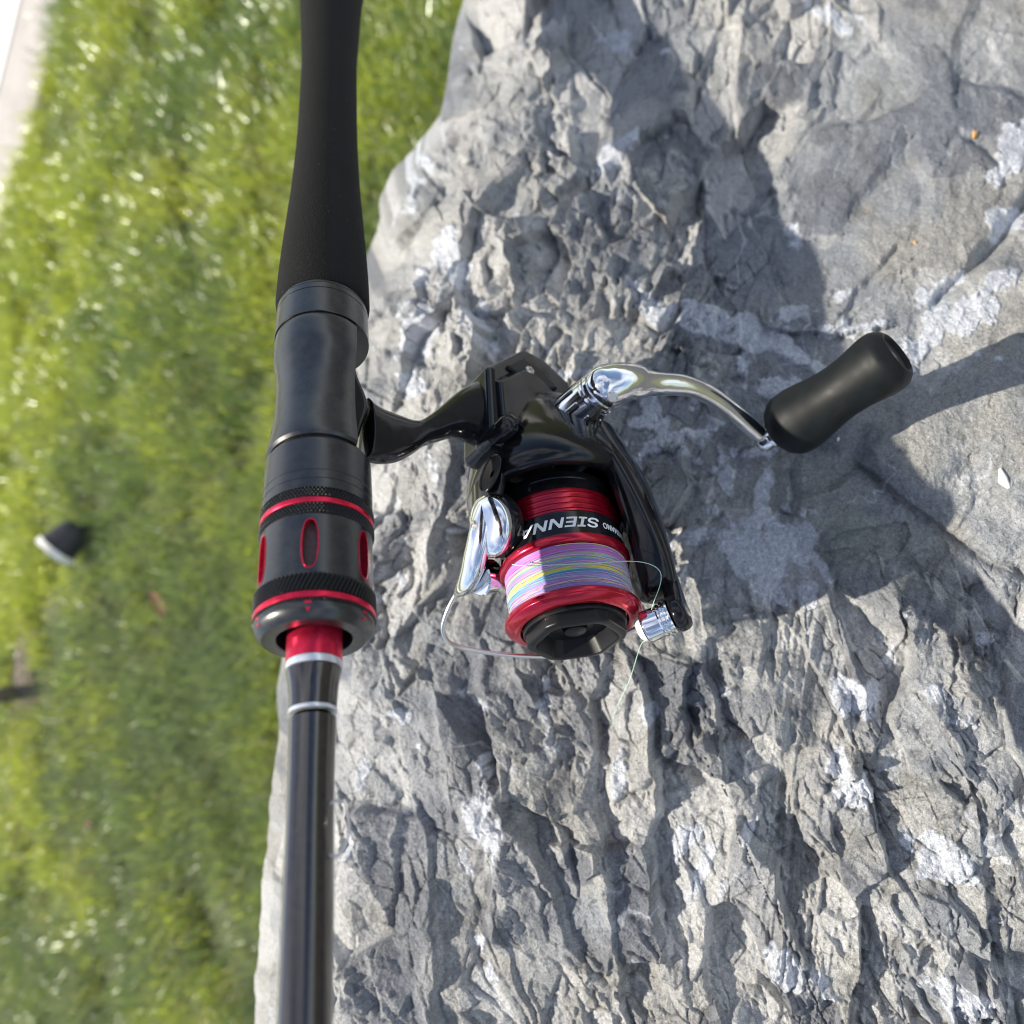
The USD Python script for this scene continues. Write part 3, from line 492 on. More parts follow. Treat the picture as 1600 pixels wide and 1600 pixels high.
def knurl(t0, t1, r, n, slant, name, amp=.2, cross=True):
    nt = max(6, int((t1 - t0) / .075)); ns = n * 7; th = np.arange(ns) * 2 * np.pi / ns; tv = np.linspace(t0, t1, nt); TH, TV = np.meshgrid(th, tv); 
    w1 = np.cos(n * TH + slant * TV); w2 = np.cos(n * TH - slant * TV)
    hh = np.minimum(w1, w2) if cross else w1
    rr = r - amp + amp * 2 * np.clip(.5 + .5 * hh, 0, 1); edge = np.minimum(TV - t0, t1 - TV); rr = np.where(edge < .12, r - amp * 1.6, rr)
    v = A0 + TV[..., None] * AX + rr[..., None] * (np.cos(TH)[..., None] * N0 + np.sin(TH)[..., None] * R0)
    part(rod, name, fixed(v.reshape(-1, 3), grid_faces(nt, ns, True)), 'knurl_black', True)
knurl(-27.65, -25.15, 12.0, 96, 5.5, 'knurled_ring', .3); knurl(-23.85, -21.2, 12.0, 96, 5.5, 'knurled_ring', .3); knurl(-7.3, -3.25, 12.05, 84, 3.2, 'knurled_ring', .34, False); knurl(-1.95, -1.25, 12.05, 110, 3.0, 'knurled_ring', .2, False)
ring_red = lambda t0, t1, r: lathe(A0, AX, [(t0, 9), (t0, r - .15), (t0 + .2, r), (t1 - .2, r), (t1, r - .15), (t1, 9)], 120)
part(rod, 'red_ring', ring_red(-25.15, -23.85, 12.12), 'red_metal', 35); part(rod, 'red_ring', ring_red(-3.25, -1.95, 12.22), 'red_metal', 35)
# lock nut sleeve with six oval windows
AZ = [10 + 60 * k for k in range(6)]
sl_ = lathe(A0, AX, [(-21.2, 10.3), (-21.2, 11.7), (-20.9, 11.8), (-7.6, 11.75), (-7.3, 11.65), (-7.3, 10.3), (-21.2, 10.3)], 144); sl_.merge_vertices(); sl_ = toman(sl_)
oval = lambda n=40, a_=5.8, b_=1.8: [(a_ * np.cos(x) , b_ * np.sign(np.sin(x)) * abs(np.sin(x)) ** .75) for x in np.arange(n) * 2 * np.pi / n]
for az in AZ:
    rd = math.cos(math.radians(az)) * N0 + math.sin(math.radians(az)) * R0; tg = np.cross(AX, rd)
    cp = trimesh.creation.extrude_polygon(Polygon(oval(40)), 8, engine='earcut'); T = np.eye(4); T[:3, :3] = np.stack([AX, tg, rd], 1); T[:3, 3] = A0 + AX * -14.1 + rd * 7; cp.apply_transform(T)
    if cp.volume < 0: cp.invert()
    sl_ = sl_ - toman(cp)
    wall = []
    for k, (p_, off) in enumerate([(10.25, 0), (11.86, 0), (11.92, -.1), (11.86, -.28), (10.25, -.28)]):
        for (u_, w_) in oval(40):
            f_ = 1 + off / 1.8 * (abs(w_) / 1.8 * .9 + .1); rr_ = math.sqrt(max(p_ ** 2 - (w_ * f_) ** 2, 1)); wall.append(A0 + AX * (-14.1 + u_ * (1 + off / 5.8)) + tg * w_ * f_ + rd * rr_)
    part(rod, 'window_rim', fixed(np.array(wall), grid_faces(5, 40, True)), 'red_metal', 50)
    nv = [A0 + AX * t_ + (r_v) * (math.cos(math.radians(az + d_)) * N0 + math.sin(math.radians(az + d_)) * R0) for t_, d_, r_v in ((-1.15, -3.4, 12.02), (-1.15, 3.4, 12.02), (.75, 1.2, 11.62), (.75, -1.2, 11.62), (-1.15, -3.4, 11.5), (-1.15, 3.4, 11.5), (.75, 1.2, 11.2), (.75, -1.2, 11.2))]
    part(rod, 'red_mark', man(m3.Manifold.hull_points(np.array(nv))), 'red_metal', 35)
part(rod, 'nut_sleeve', man(sl_), 'matte_black', 35)
part(rod, 'inner_sleeve', lathe(A0, AX, [(-22, 9), (-22, 10.1), (-7, 10.1), (-7, 9)], 80), 'liner', 35)
part(rod, 'nut_nose', lathe(A0, AX, [(-1.25, 8), (-1.25, 11.8), (-1.1, 11.92), (-.3, 11.9), (.5, 11.6), (1.2, 11.0), (1.7, 10.45), (1.85, 10.2), (1.9, 9.9), (1.9, 7.7), (1.75, 7.5), (-4, 7.3), (-4, 5)], 120), 'matte_black', 30)
bl = lambda rows: [(t_at(y), hw * -(A0 + AX * t_at(y))[2] / F) for y, hw in rows]
part(rod, 'red_collar', lathe(A0, AX, [(-5, 5.5), (t_at(1037) - .1, 43.5 * -(A0 + AX * t_at(1037))[2] / F), (t_at(1038), 4)], 72), 'red_metal', 35)
b0 = bl([(1050, 42.6), (1075, 38.6), (1112, 37.0)]); b1 = bl([(1124, 36.6), (1200, 36), (1300, 37.3), (1400, 39.8)])
t1_ = b0[0][0]; 
part(rod, 'winding_band', lathe(A0, AX, [(t_at(1037), 4), (t_at(1037), b0[0][1] + .12), (t_at(1038) + .3, b0[0][1] + .2), (t_at(1048), b0[0][1] + .12), (t_at(1050), 4)], 72), 'silver_thread', 35)
part(rod, 'winding_check', lathe(A0, AX, [(t_at(1047), 4)] + list(zip(np.linspace(b0[0][0], b0[-1][0], 20), PchipInterpolator(*zip(*b0))(np.linspace(b0[0][0], b0[-1][0], 20)))) + [(b0[-1][0] + .2, 3)], 72), 'blank', 35)
part(rod, 'winding_band', lathe(A0, AX, [(t_at(1110), 3.5), (t_at(1110), b0[-1][1] + .08), (t_at(1112), b0[-1][1] + .14), (t_at(1116), b0[-1][1] + .1), (t_at(1117), 3.5)], 72), 'silver_thread', 35)
part(rod, 'blank', lathe(A0, AX, [(t_at(1120), 3)] + b1 + [(90, 4.25), (200, 3.8), (700, 2.0), (700, 0)], 72), 'blank', 35)
# dust and lint caught on the grip and seat
rd_ = np.random.default_rng(31); ico = trimesh.creation.icosphere(0, 1.0); dust = []
for k in range(130):
    t_ = rd_.uniform(-190, -42); az = math.radians(rd_.uniform(-85, 85)); r_s = float(np.interp(t_, [p[0] for p in foam[5:-2]] + [-92, -81, -78, -62, -56, -43], [p[1] for p in foam[5:-2]] + [11.75, 11.85, 11.75, 10.62, 10.68, 11.75]))
    if t_ > -80 and math.cos(az - math.radians(127)) > -.1: continue
    e = ico.copy(); e.apply_scale(rd_.uniform(.03, .075) * np.array([1, rd_.uniform(.6, 2.2), .6])); e.apply_translation(rp(t_, r_s + .02, math.degrees(az))); dust.append(e)
part(rod, 'dust', trimesh.util.concatenate(dust), 'dust', True, kind='stuff')
# keeper ring on the reel side of the blank
kc = rp(t_at(1302), 0) + R0 * 4.9 + N0 * 1.4; an = np.linspace(0, 2 * np.pi, 40, endpoint=False)
part(rod, 'keeper_ring', tube(np.array([kc + AX * 4.6 * math.cos(x) + nz(R0 * .9 + N0 * .2) * 2.6 * math.sin(x) for x in an]), .26, 10, True), 'steel_wire', True)

# ---------------------------------------------------------------- spinning reel
reel = thing('spinning_reel', W(O - AX * 50), 'black spinning reel with red spool of rainbow line, chrome handle arm and black knob', 'fishing reel')
Qp = lambda u, v, w: O + SV * u + HN * v + AX * w
# foot in the seat
fw = [-64, -60, -52, -47, -44, -38, -30, -24]; ft = [.7, 1.1, 1.9, 3.0, 3.4, 2.6, 1.6, .7]
part(reel, 'foot', loft([Qp(-D + 4.3 + t_, 0, w_) for w_, t_ in zip(fw, ft)], [SV] * 8, [HN] * 8, ft, [3.6, 4.6, 5.6, 5.8, 5.8, 5.6, 4.8, 3.6], 50, 48, 3.2), 'gloss_black', 40)
# stem: sections measured across it
sec = [((577, 617), (580, 704), 4.6), ((597, 632), (603, 710), 4.4), ((625, 643), (625, 710), 4.1), ((652, 652), (648, 702), 3.9), ((668, 648), (672, 686), 3.8), ((695, 628), (700, 676), 4.1), ((727, 602), (728, 671), 4.8), ((757, 588), (752, 680), 5.6), ((785, 577), (772, 690), 6.2)]
cs, e1, e2, h1, h2 = [], [], [], [], []
for a_, b_, th in sec:
    A_, B_ = onQ(*a_, 3), onQ(*b_, 3); A_, B_ = A_ - HN * 3, B_ - HN * 3; cs.append((A_ + B_) / 2); e1.append(nz(A_ - B_)); e2.append(HN); h1.append(np.linalg.norm(A_ - B_) / 2); h2.append(th)
part(reel, 'stem', loft(cs, e1, e2, h1, h2, 70, 56, 2.7), 'gloss_black', True)
# body
bp = [(760, 592), (812, 566), (838, 580), (872, 612), (884, 660), (862, 700), (800, 716), (764, 694)]
balls = [(onQ(x, y, 4) + HN * dv, 2.4) for (x, y) in bp for dv in (-8, 2)]
body = man(hull(balls, 36)); part(reel, 'body', body, 'gloss_black', 40)
# side cover standing slightly proud on the handle side, and its seam lip
cp_ = [(768, 592), (812, 570), (836, 582), (866, 612), (876, 655), (850, 690), (800, 700), (776, 680)]
part(reel, 'side_cover', man(hull([(onQ(x, y, 7) - HN * 1.2, 1.0) for x, y in cp_] + [(onQ(x * .8 + 842 * .2, y * .8 + 640 * .2, 9), 1.2) for x, y in cp_], 28)), 'gloss_black', 40)
# conical tower that carries the handle shaft
hb = onQ(868, 668, 8.0); hx = None
vbase = brentq(lambda v: proj(Qp(-2.6, v, -57.5))[0] - 884, 0, 40); hc = lambda v: Qp(-2.6, v, -57.5)
part(reel, 'handle_tower', lathe(hc(3), HN, [(0, 0), (0, 9.6), (3.5, 8.9), (8, 8.2), (vbase - 3.4, 7.9), (vbase - 3, 7.6), (vbase - 3, 0)], 72, AX), 'gloss_black', 40)
V0 = vbase - 3
hand_base = part(reel, 'shaft_collar', lathe(hc(V0), HN, [(-.4, 0), (-.4, 7.75), (.6, 7.8), (.8, 7.3), (1.0, 7.3), (1.2, 7.75), (2.9, 7.7), (3.2, 7.35), (3.4, 6.9), (5, 6.85), (15.5, 6.3), (15.7, 5.9), (16.0, 5.9), (16.2, 6.35), (16.8, 6.35), (17.0, 5.9), (17.3, 5.9), (17.5, 6.25), (18.5, 6.2), (18.5, 0)], 96, AX), 'chrome', 30)
for k in range(8):
    an_ = k * math.pi / 4 + .5; rd = math.cos(an_) * AX + math.sin(an_) * SV; c1, c2 = hc(V0 + 4.6) + rd * 6.75, hc(V0 + 13.2) + rd * 6.4
    part(hand_base, 'rib', man(hull([(c1, .42), (c2, .42)], 12)), 'chrome', 60); tgk = np.cross(HN, rd)
    part(hand_base, 'slot', man(hull([(c1 + tgk * 1.1 - HN * .6 - rd * .25, .6), (c2 + tgk * 1.1 - rd * .25, .5)], 12)), 'void', 60)
# handle arm: sections measured on the picture, lying in the plane the crank turns in
VA = V0 + 19.5
arm_px = [((952, 578), (975, 626)), ((966, 567), (988, 626)), ((985, 568), (1003, 623)), ((1015, 579), (1022, 619)), ((1060, 584), (1057, 618)), ((1102, 597), (1088, 624)), ((1140, 621), (1120, 642)), ((1172, 648), (1153, 668)), ((1197, 672), (1182, 692))]
va = [V0 + 19.0, V0 + 19.5, VA, VA, VA, VA, VA, VA, VA]; tha = [3.6, 4.6, 4.5, 4.0, 3.5, 3.1, 2.8, 2.5, 2.4]
cs, e1, e2, h1 = [], [], [], []
dr = -onQ(944, 612, V0 + 15.2)[2]; d0 = -hc(V0 + 21.0)[2]; da = [d0, d0 + .4, d0 + 1.2, d0 + 2.8, d0 + 5.0, d0 + 7.6, d0 + 11.5, d0 + 16.2, d0 + 20.6]   # the arm swings outwards and back down to the stone
for (a_, b_), v_, d_ in zip(arm_px, va, da):
    A_, B_ = (onQ(*a_, v_), onQ(*b_, v_)) if d_ is None else (ray(*a_) * d_, ray(*b_) * d_); cs.append((A_ + B_) / 2); e1.append(nz(A_ - B_)); e2.append(HN); h1.append(np.linalg.norm(A_ - B_) / 2)
e2 = []
for k in range(len(cs)):
    tg = cs[min(k + 1, len(cs) - 1)] - cs[max(k - 1, 0)]; e2.append(nz(np.cross(tg, e1[k])))
er = [(hc(V0 + 20.6), 6.2), (cs[1] * .5 + hc(V0 + 20.8) * .5, 5.9), (cs[1], 5.3), (cs[2], 4.7)]
am = toman(loft(cs[1:], e1[1:], e2[1:], h1[1:], tha[1:], 80, 48, 2.0)) + hull(er[:2], 60) + hull(er[1:3], 60) + hull(er[2:], 60)
am = man(am.refine_to_length(.8)); trimesh.smoothing.filter_taubin(am, iterations=60)
arm = part(reel, 'handle_arm', am, 'chrome', True)
kb = ray(1196, 691) * (d0 + 21.6)
part(arm, 'arm_end', man(hull([(kb, 2.9), (kb + HN * 1.8, 2.9)], 40)), 'chrome', True)
sc_ = onQ(957, 622, V0 + 21.6); vd = nz(-sc_)
def screw(parent, c, ax, r, name='screw', mat='screw_steel', cross=True):
    ax = nz(ax); e = nz(np.cross(ax, [.2, .9, .4])); f_ = np.cross(ax, e)
    m = toman((lambda L: (L.merge_vertices(), L)[1])(lathe(c, ax, [(-r * .5, 0), (-r * .5, r), (r * .1, r), (r * .32, r * .75), (r * .38, 0)], 40, e)))
    if cross:
        for w_ in (e, f_): m = m - toman(box_m(c + ax * r * .35, (w_, np.cross(ax, w_), ax), (r * .62, r * .16, r * .3)))
    return part(parent, name, man(m), mat, 30)
part(arm, 'pin', lathe(ray(957, 621) * (d0 - 5.2), nz(nz(-ray(957, 621)) * .8 + AX * .35), [(-2, 0), (-2, 1.5), (.3, 1.5), (.45, 1.2), (.2, 1.1), (.2, 0)], 32, SV), 'screw_steel', 30)
# knob
kx = nz(HN + 0 * SV); k0 = kb + HN * 3.6
kt = brentq(lambda v: proj(k0 + kx * v)[0] - 1403, 3, 90); 
kprof = [(0, 0), (0, 3.8), (.5, 5.6), (1.6, 7.7), (3.2, 9.2), (5.2, 10.0), (7.5, 10.1), (11, 9.5), (15, 8.6), (19, 8.15), (22.5, 8.3), (26, 8.9), (28.8, 9.35), (30.4, 9.3), (31.9, 8.6), (32.9, 7.6), (33.4, 6.7), (33.5, 6.4), (33.45, 6.1), (33.0, 5.7), (32.6, 5.4), (32.3, 0)]
ktt = np.linspace(3.2, 31.9, 50); kpc = PchipInterpolator([k[0] for k in kprof[4:15]], [k[1] for k in kprof[4:15]]); kprof = kprof[:4] + [(t_, float(kpc(t_))) for t_ in ktt] + kprof[15:]
ks = kt / 33.5; kn = part(reel, 'knob', lathe(k0, kx, [(t_ * ks, r_k * .98) for t_, r_k in kprof], 96, AX), 'rubber', 45)
part(kn, 'end_cap', lathe(k0 + kx * (32.25 * ks), kx, [(0, 0), (0, 5.0), (.25, 5.0), (.35, 4.7), (.2, 4.3), (.2, 1.4), (.45, 1.2), (.45, 0)], 48, AX), 'satin_black', 30)
part(reel, 'knob_shaft', cyl(k0 - kx * 1.3, k0 + kx * .8, 3.5, None, .3), 'chrome', 35)
# anti-reverse post with screw
ap0, ap1 = onQ(757, 699, 2), onQ(795, 664, 12)
ap = nz(ap1 - ap0)
part(reel, 'bail_stop', man(hull([(ap0, 2.6), (ap0 + ap * 4.5, 3.1), (ap1 - ap * 1.2, 3.0)], 36)), 'gloss_black', 40)
part(reel, 'screw_boss', lathe(ap1 - ap * 2.2, ap, [(0, 0), (0, 3.3), (2.6, 3.1), (3.2, 2.7), (3.2, 1.9), (2.6, 1.8), (2.6, 0)], 40, AX), 'gloss_black', 35)
screw(reel, ap1 + ap * .9, ap, 1.75)
part(reel, 'screw_boss', man(hull([(onQ(806, 660, 12), 1.5), (onQ(790, 650, 8), 1.8)], 24)), 'gloss_black', 40)
s2 = onQ(828, 579, 9.6); screw(reel, s2, HN, 1.6)
part(reel, 'corner_plate', man(hull([(onQ(x, y, 8.6), .9) for x, y in ((795, 575), (816, 564), (842, 580), (866, 606), (856, 606), (826, 596))], 20)), 'satin_black', 40)

# rotor: cup, two arms
ra = lambda R, n, w: O + R0 * R + N0 * n + AX * w
part(reel, 'rotor', lathe(O, AX, [(-70, 0), (-70, 12), (-68, 14.5), (-62, 17.5), (-54, 21.5), (-47, 24.0), (-43, 25.0), (-40.0, 25.2), (-38.2, 24.9), (-36.8, 24.1), (-35.9, 22.9), (-35.7, 21.6), (-36.1, 20.5), (-37.2, 19.7), (-40, 19.3), (-46, 19.0), (-56, 17), (-60, 0)], 120), 'gloss_black', 45)
def shell(az0, ws, r_in, r_out, half):           # a curved plate round the spool axis: half-angles and radii along w
    nst, n = 70, 44; u = np.linspace(ws[0], ws[-1], nst); g = lambda x: PchipInterpolator(ws, x)(u); ri, ro, ha, az = g(r_in), g(r_out), g(half), g(az0)
    th = np.arange(n) * 2 * np.pi / n; p = 3.4; ct = np.sign(np.cos(th)) * abs(np.cos(th)) ** (2 / p); st_ = np.sign(np.sin(th)) * abs(np.sin(th)) ** (2 / p); v = []
    for k in range(nst):
        A = np.radians(az[k] + ha[k] * ct); rr = (ri[k] + ro[k]) / 2 + (ro[k] - ri[k]) / 2 * st_
        v.append(O + AX * u[k] + rr[:, None] * (np.sin(A)[:, None] * R0 + np.cos(A)[:, None] * N0))
    v = np.array(v); vv = np.vstack([v.reshape(-1, 3), v[:1].mean(1), v[-1:].mean(1)]); f = grid_faces(nst, n, True); tri = np.vstack([f[:, [0, 1, 2]], f[:, [0, 2, 3]]]); k = np.arange(n); k2 = (k + 1) % n
    tri = np.vstack([tri, np.stack([np.full(n, nst * n), k2, k], 1), np.stack([np.full(n, nst * n + 1), (nst - 1) * n + k, (nst - 1) * n + k2], 1)])
    m = trimesh.Trimesh(vv, tri, process=False)
    if m.volume < 0: m.invert()
    return m
part(reel, 'rotor_arm', shell([92, 91, 90, 90, 91, 92, 92], [-54, -44, -34, -22, -12, -5, -2.5], [19.4, 19.2, 19.0, 18.9, 18.9, 19.3, 21.5], [23.2, 26.0, 28.2, 29.4, 29.6, 29.0, 27.0], [50, 50, 46, 38, 28, 16, 5]), 'gloss_black', True, label='right rotor arm that carries the line roller')
part(reel, 'rotor_arm', shell([-78, -78, -76, -74, -72], [-52, -42, -34, -28, -24], [20.5, 20.8, 20.8, 20.6, 20.5], [23.4, 25.0, 25.2, 24.8, 24.2], [48, 46, 40, 30, 18]), 'gloss_black', True, label='left rotor arm under the chrome bail arm')
for az_, ww in ((100 - 25, -24), (100 - 12, -24)):
    pl_ = [ra(*(lambda A, r: (r * math.sin(A), r * math.cos(A)))(math.radians(az_ - 6 + .35 * (w_ + 40)), 26.3 + .07 * (w_ + 36)), w_) for w_ in np.linspace(-37, -10, 24)]
    part(reel, 'arm_ridge', tube(np.array(pl_), .35, 8), 'gloss_black', True)
# oval hollow on the rotor's left shoulder, with a polished lip
hcx = onN(771, 742, 19.2); hn = nz(N0 * .74 - R0 * .66 - AX * .10); _e = onN(789, 716, 19.2) - onN(752, 768, 19.2); he1 = nz(_e - (_e @ hn) * hn); he2 = np.cross(hn, he1)
pth = np.array([hcx + hn * 1.2 + he1 * 5.6 * math.cos(x) + he2 * 3.6 * math.sin(x) for x in an])
hol = part(reel, 'rotor_hollow', tube(pth, .38, 10, True), 'gloss_black', True)
dish = np.vstack([[hcx + hn * (1.25 - .8 * (1 - r_ ** 2)) + he1 * 5.5 * r_ * math.cos(x) + he2 * 3.5 * r_ * math.sin(x) for x in an] for r_ in (1, .8, .5, .2)])
dm = fixed(dish, grid_faces(4, 40, True)); dm2 = dm.copy(); dm2.invert(); part(hol, 'hollow_floor', trimesh.util.concatenate([dm, dm2]), 'void', True)

# bail: boss, chrome lever, wire, roller
bc = onN(766, 822, 13); mN = nz(-.74 * R0 + .52 * N0 + .28 * AX)
part(reel, 'bail_boss', lathe(bc, mN, [(-5.2, 0), (-5.2, 8.0), (-4.2, 8.7), (-1.4, 8.9), (-.9, 8.6), (-.9, 0)], 72, AX), 'gloss_black', 35)
lever = part(reel, 'bail_arm', lathe(bc, mN, [(-1.0, 0), (-1.0, 8.5), (.2, 8.6), (1.2, 8.2), (2.2, 6.8), (2.8, 4.5), (3.0, 0)], 72, AX), 'chrome', 60)
def onM(x, y, k): R = ray(x, y); return R * (((bc + mN * k) @ mN) / (R @ mN))
L1, L2, L3, L4 = onM(758, 797, 1.0), onM(748, 850, 1.2), onM(737, 895, .6), onM(719, 925, .4)
lvp = spline([onM(761, 782, .6), onM(757, 805, 1.6), onM(749, 845, 2.2), onM(738, 888, 1.8), onM(727, 915, .9), onM(716, 928, 0)], 7); lt = nz(lvp[-1] - lvp[0]); le = nz(np.cross(mN, lt))
part(lever, 'bail_lever', loft(lvp, [le] * 7, [mN] * 7, [1.6, 3.3, 3.9, 3.9, 3.5, 2.8, 1.5], [1.2, 2.2, 2.7, 2.7, 2.4, 2.0, 1.1], 60, 48, 2.3), 'chrome', True)
ib = onM(748, 903, -1.0)
part(lever, 'lever_foot', lathe(ib, -mN, [(0, 0), (0, 4.8), (.4, 5.2), (4.6, 4.9), (5.2, 4.5), (5.4, 0)], 56, AX), 'chrome', 35)
screw(lever, onM(741, 822, 4.0), nz(mN - R0 * .25), 1.7, 'pivot_screw')
wp = [onN(713, 928, 8), onN(703, 946, 6), onN(695, 966, 3.5), onN(692, 984, 1), onN(699, 1001, -2), onN(716, 1010, -5), onN(745, 1017, -8), onN(790, 1023, -11), onN(840, 1026, -13), onN(885, 1024, -14.5), onN(930, 1012, -15), onN(975, 990, -13), onN(1005, 978, -8), onN(1022, 976, -3)]
part(reel, 'bail_wire', tube(spline(wp, 120), .62, 14), 'steel_wire', True)
rc = onN(1012, 979, 2.0); rx = nz(R0 * .90 + N0 * .36 - AX * .12); 
roll = part(reel, 'line_roller', lathe(rc, rx, [(-1.0, 0), (-1.0, 3.4), (-.7, 4.1), (0, 4.3), (3.6, 4.1), (4.0, 4.4), (4.4, 4.4), (4.6, 4.0), (4.8, 4.0), (5.0, 4.7), (5.5, 4.7), (5.7, 4.2), (6.2, 4.2), (6.4, 4.6), (6.9, 4.5), (6.9, 0)], 64, AX), 'chrome', 30)
part(roll, 'roller_cap', lathe(rc - rx * 1.1, -rx, [(0, 0), (0, 3.6), (.8, 3.4), (1.6, 2.4), (1.9, 0)], 40, AX), 'lamp_rim', 40)
e0 = rc + rx * 8.4
re1 = nz(np.cross(rx, AX)); re2 = np.cross(rx, re1)
ep = [rc + rx * t_ + r_e * (math.cos(x) * re1 + math.sin(x) * re2) for t_, r_e in ((7.1, 3.9), (7.5, 4.5), (8.2, 4.8), (9.8, 4.7), (10.6, 4.2), (11.0, 3.5)) for x in an]
sph = trimesh.creation.icosphere(2, 1.0).vertices
ear_m = m3.Manifold.hull_points(np.vstack([ep, sph * 2.6 + ra(27.4, .5, -7)])) + m3.Manifold.hull_points(np.vstack([sph * 2.6 + ra(27.4, .5, -7), sph * 2.6 + ra(26.2, 0, -18)]))
ear = part(reel, 'roller_mount', man(ear_m), 'gloss_black', 50)
screw(ear, rc + rx * 11.0, rx, 1.8)

# spool
sp_ = part(reel, 'spool', lathe(O, AX, [(-37, 0), (-37, 15), (-36.8, 16.9), (-34.8, 17.0), (-34.6, 16.7), (-31.6, 16.8), (-31.3, 17.0), (-31.2, 15)], 128), 'gloss_black', 30)
prf = [(-31.2, 15), (-31.2, 17.0)]
for k in range(4): 
    t_ = -31.0 + k * 1.75; prf += [(t_, 17.15), (t_ + 1.15, 17.25), (t_ + 1.2, 17.0), (t_ + 1.55, 17.0), (t_ + 1.6, 17.2)]
prf += [(-24.2, 17.35), (-23.6, 17.35), (-23.5, 15)]
part(sp_, 'red_band', lathe(O, AX, prf, 128), 'red_spool', 25)
part(sp_, 'black_band', lathe(O, AX, [(-23.5, 15), (-23.5, 17.3), (-23.2, 17.4), (-16.6, 17.55), (-16.3, 17.5), (-16.3, 15)], 128), 'gloss_black', 30)
part(sp_, 'flange', lathe(O, AX, [(-16.3, 14), (-16.3, 17.9), (-16.0, 18.25), (-15.0, 18.3), (-14.2, 18.0), (-13.8, 17.4), (-13.7, 14)], 128), 'red_spool', 40)
part(sp_, 'lip', lathe(O, AX, [(-1.4, 14), (-1.4, 16.6), (-1.25, 17.3), (-.8, 18.1), (-.2, 18.5), (.4, 18.5), (.75, 18.2), (.85, 17.9), (1.0, 17.85), (1.5, 17.3), (2.1, 16.2), (2.4, 15.2), (2.45, 14.6), (2.0, 14.3), (1.0, 14.1), (0.5, 10)], 128), 'red_spool', 30)
# wound line: real windings, in line colours, darker in the grooves between turns
nt, ns = 170, 360; tv = np.linspace(-13.75, -1.35, nt); th = np.arange(ns) * 2 * np.pi / ns; TV, TH = np.meshgrid(tv, th, indexing='ij')
ph = TV + .10 * np.sin(TH * 2 + TV * 1.7) + .22 * np.sin(TH + .9 * TV) ; wind = np.abs(((ph / .30) % 1) - .5) * 2
und = .12 * (meshkit.noise(np.stack([TV * 1.6, 2 * np.cos(TH), 2 * np.sin(TH)], -1), 3) - .5); barrel = .12 * np.sin((TV + 13.75) / 12.4 * np.pi)
rr = 16.95 - .17 * wind + und + barrel + (TV + 13.7) * -.03
v = O + TV[..., None] * AX + rr[..., None] * (np.cos(TH)[..., None] * N0 + np.sin(TH)[..., None] * R0)
seq = np.array([(.34, .30, .62), (.42, .30, .66), (.62, .36, .40), (.58, .24, .52), (.55, .22, .55), (.60, .28, .50), (.44, .50, .42), (.56, .58, .36), (.52, .30, .56), (.45, .33, .60), (.25, .42, .60), (.50, .36, .58), (.40, .55, .48), (.74, .66, .20), (.75, .62, .22), (.30, .50, .55), (.12, .38, .60), (.18, .45, .62), (.40, .34, .62), (.46, .34, .62), (.62, .36, .46), (.62, .44, .45), (.48, .34, .60), (.38, .34, .64), (.34, .32, .62)])
wi = np.floor((ph + 13.75) / .30).astype(int); pos = np.clip((ph + 13.75 + .35 * np.sin(TH * 1.0 + 1)) / 12.4 * (len(seq) - 1), 0, len(seq) - 1.001)
jit = np.random.default_rng(8).uniform(-1.3, 1.3, 200)[np.clip(wi, 0, 199)]; pos = np.clip(np.round(pos + jit * 1.5), 0, len(seq) - 1).astype(int)
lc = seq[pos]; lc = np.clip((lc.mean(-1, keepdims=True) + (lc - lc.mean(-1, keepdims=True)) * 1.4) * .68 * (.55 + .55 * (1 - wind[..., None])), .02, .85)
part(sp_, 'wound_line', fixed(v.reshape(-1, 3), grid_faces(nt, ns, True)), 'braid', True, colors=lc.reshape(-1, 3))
rq = np.random.default_rng(12); strands = []
for k in range(26):                               # single turns that cross the others
    a0, t0_, sl2 = rq.uniform(-2.2, 2.2), rq.uniform(-13, -2.2), rq.uniform(-1.6, 1.6); A_ = np.linspace(a0 - 1.3, a0 + 1.3, 40); T_ = np.clip(t0_ + sl2 * (A_ - a0), -13.5, -1.7)
    strands.append((tube(O + T_[:, None] * AX + (17.02 + (T_ + 13.7) * -.03 + .12 * np.sin((T_ + 13.75) / 12.4 * np.pi))[:, None] * (np.cos(A_)[:, None] * N0 + np.sin(A_)[:, None] * R0), .11, 6), seq[rq.integers(0, len(seq))]))
part(sp_, 'crossing_strands', trimesh.util.concatenate([m for m, c in strands]), 'braid', True, colors=np.vstack([np.tile(np.clip(c * .8, 0, 1), (len(m.vertices), 1)) for m, c in strands]), kind='stuff')
# front drag knob
knb = part(reel, 'drag_knob', lathe(O, AX, [(0.8, 0), (0.8, 13.4), (1.2, 13.9), (3.0, 13.9), (3.4, 13.6), (3.5, 12.4), (3.3, 10.5), (1.0, 9), (1.0, 0)], 120), 'satin_black', 35)
def kring(sc1, zz): 
    out_ = []
    for x in np.linspace(0, 2 * np.pi, 120, endpoint=False):
        c6 = max(abs(math.cos(x)), abs(math.cos(x - math.pi / 3)), abs(math.cos(x + math.pi / 3))); r_h = min(13.3, 12.3 / c6) * sc1; out_.append(O + AX * zz + r_h * (math.sin(x) * R0 + math.cos(x) * N0))
    return np.array(out_)
rings = np.vstack([kring(1.0, 3.4), kring(1.0, 5.6), kring(.985, 6.1), kring(.95, 6.4), kring(.86, 6.6), kring(.82, 6.4), kring(.74, 4.2), kring(.66, 2.0), kring(.3, 1.6), kring(.02, 1.6)])
part(knb, 'grip_rim', fixed(rings, grid_faces(10, 120, True)), 'satin_black', 40)
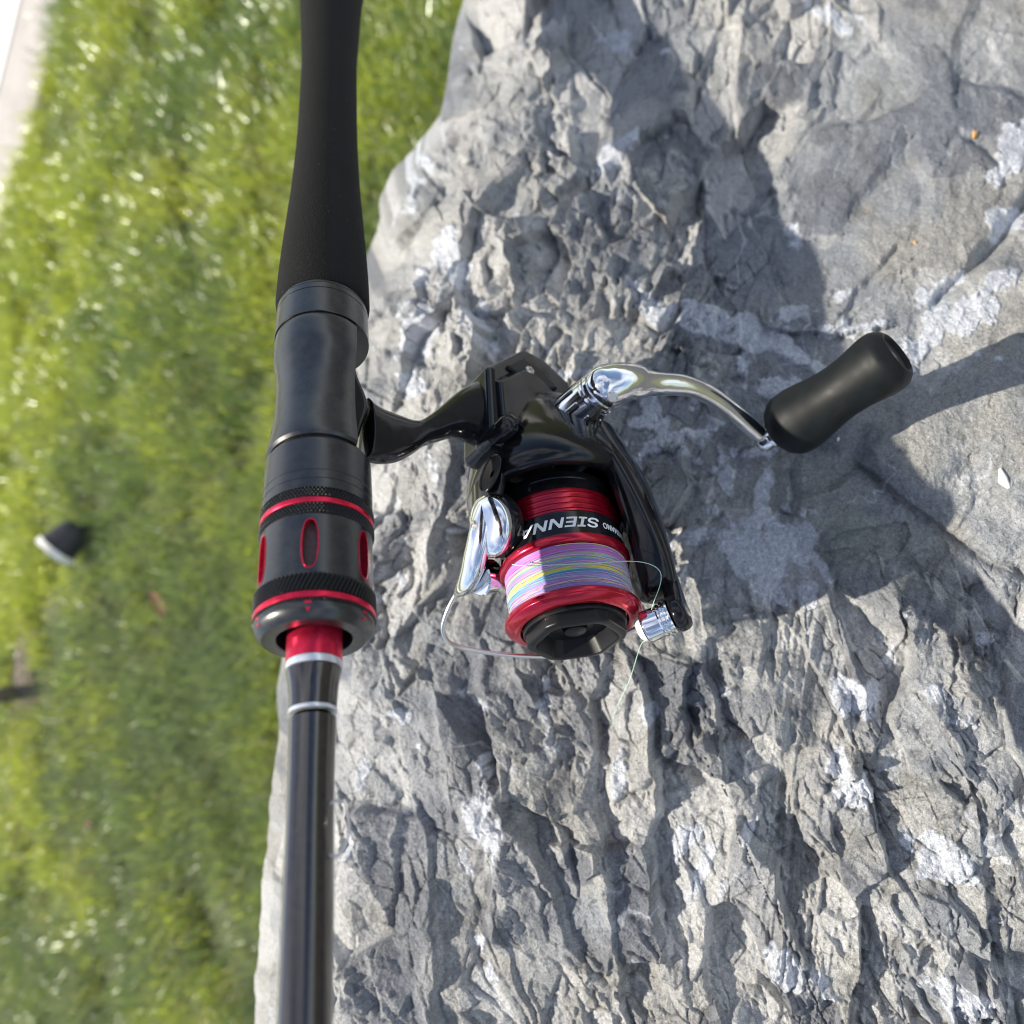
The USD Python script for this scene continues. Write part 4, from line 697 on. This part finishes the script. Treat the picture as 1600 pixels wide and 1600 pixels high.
part(knb, 'hub', lathe(O, AX, [(1.5, 0), (1.5, 5.2), (2.2, 5.0), (2.3, 3.4), (3.6, 3.0), (4.0, 2.3), (4.1, 0)], 64), 'satin_black', 35)
# lettering round the black band, its foot towards the stem
def band_text(txt, hgt, az_mid, t_base, shear, r, bold, width=None):
    m = meshkit.text_mesh(txt, hgt, .06, bold); v, f = np.array(m.vertices), np.array(m.faces)
    v, f = trimesh.remesh.subdivide_to_size(v, f, .9, max_iter=12)
    if width: v[:, 0] = (v[:, 0] - v[:, 0].min()) / np.ptp(v[:, 0]) * width
    v[:, 0] += v[:, 1] * shear; v[:, 0] -= (v[:, 0].min() + v[:, 0].max()) / 2
    A = math.radians(az_mid) - v[:, 0] / r; rr = r + v[:, 2]
    return trimesh.Trimesh(O + AX * (t_base + v[:, 1])[:, None] + rr[:, None] * (np.sin(A)[:, None] * R0 + np.cos(A)[:, None] * N0), f, process=False)
part(sp_, 'lettering', band_text('SIENNA', 2.9, -1, -21.3, .33, 17.47, True, 22.5), 'print_white', False)
part(sp_, 'lettering', band_text('SHIMANO', 1.7, 57, -20.6, .0, 17.47, True, 10.5), 'print_white', False)

# ---------------------------------------------------------------- loose line: from the spool over the roller and down onto the stone
lr = [onN(800, 882, 16.2), onN(830, 884, 17.3), onN(880, 882, 18.6), onN(930, 880, 18.4), onN(985, 877, 17), onN(1010, 880, 16), onN(1027, 888, 14.5), onN(1033, 900, 12), onN(1031, 915, 10), onN(1024, 934, 8), onN(1018, 953, 6.6)]
fl = thing('fishing_line', W(lr[0]), 'thin pale green loose line from the spool over the roller to the stone', 'fishing line')
part(fl, 'free_strand', tube(spline(lr, 90), .10, 7), 'pale_line', True)
tail = [onN(1008, 1002, 2.5)] + [rock_at(x, y) * (1 - k) for x, y, k in ((992, 1045, .07), (983, 1068, .045), (972, 1092, .02), (960, 1112, .008), (957, 1128, .006), (952, 1140, .005))]
part(fl, 'trailing_strand', tube(spline(tail, 60), .10, 7), 'pale_line', True)
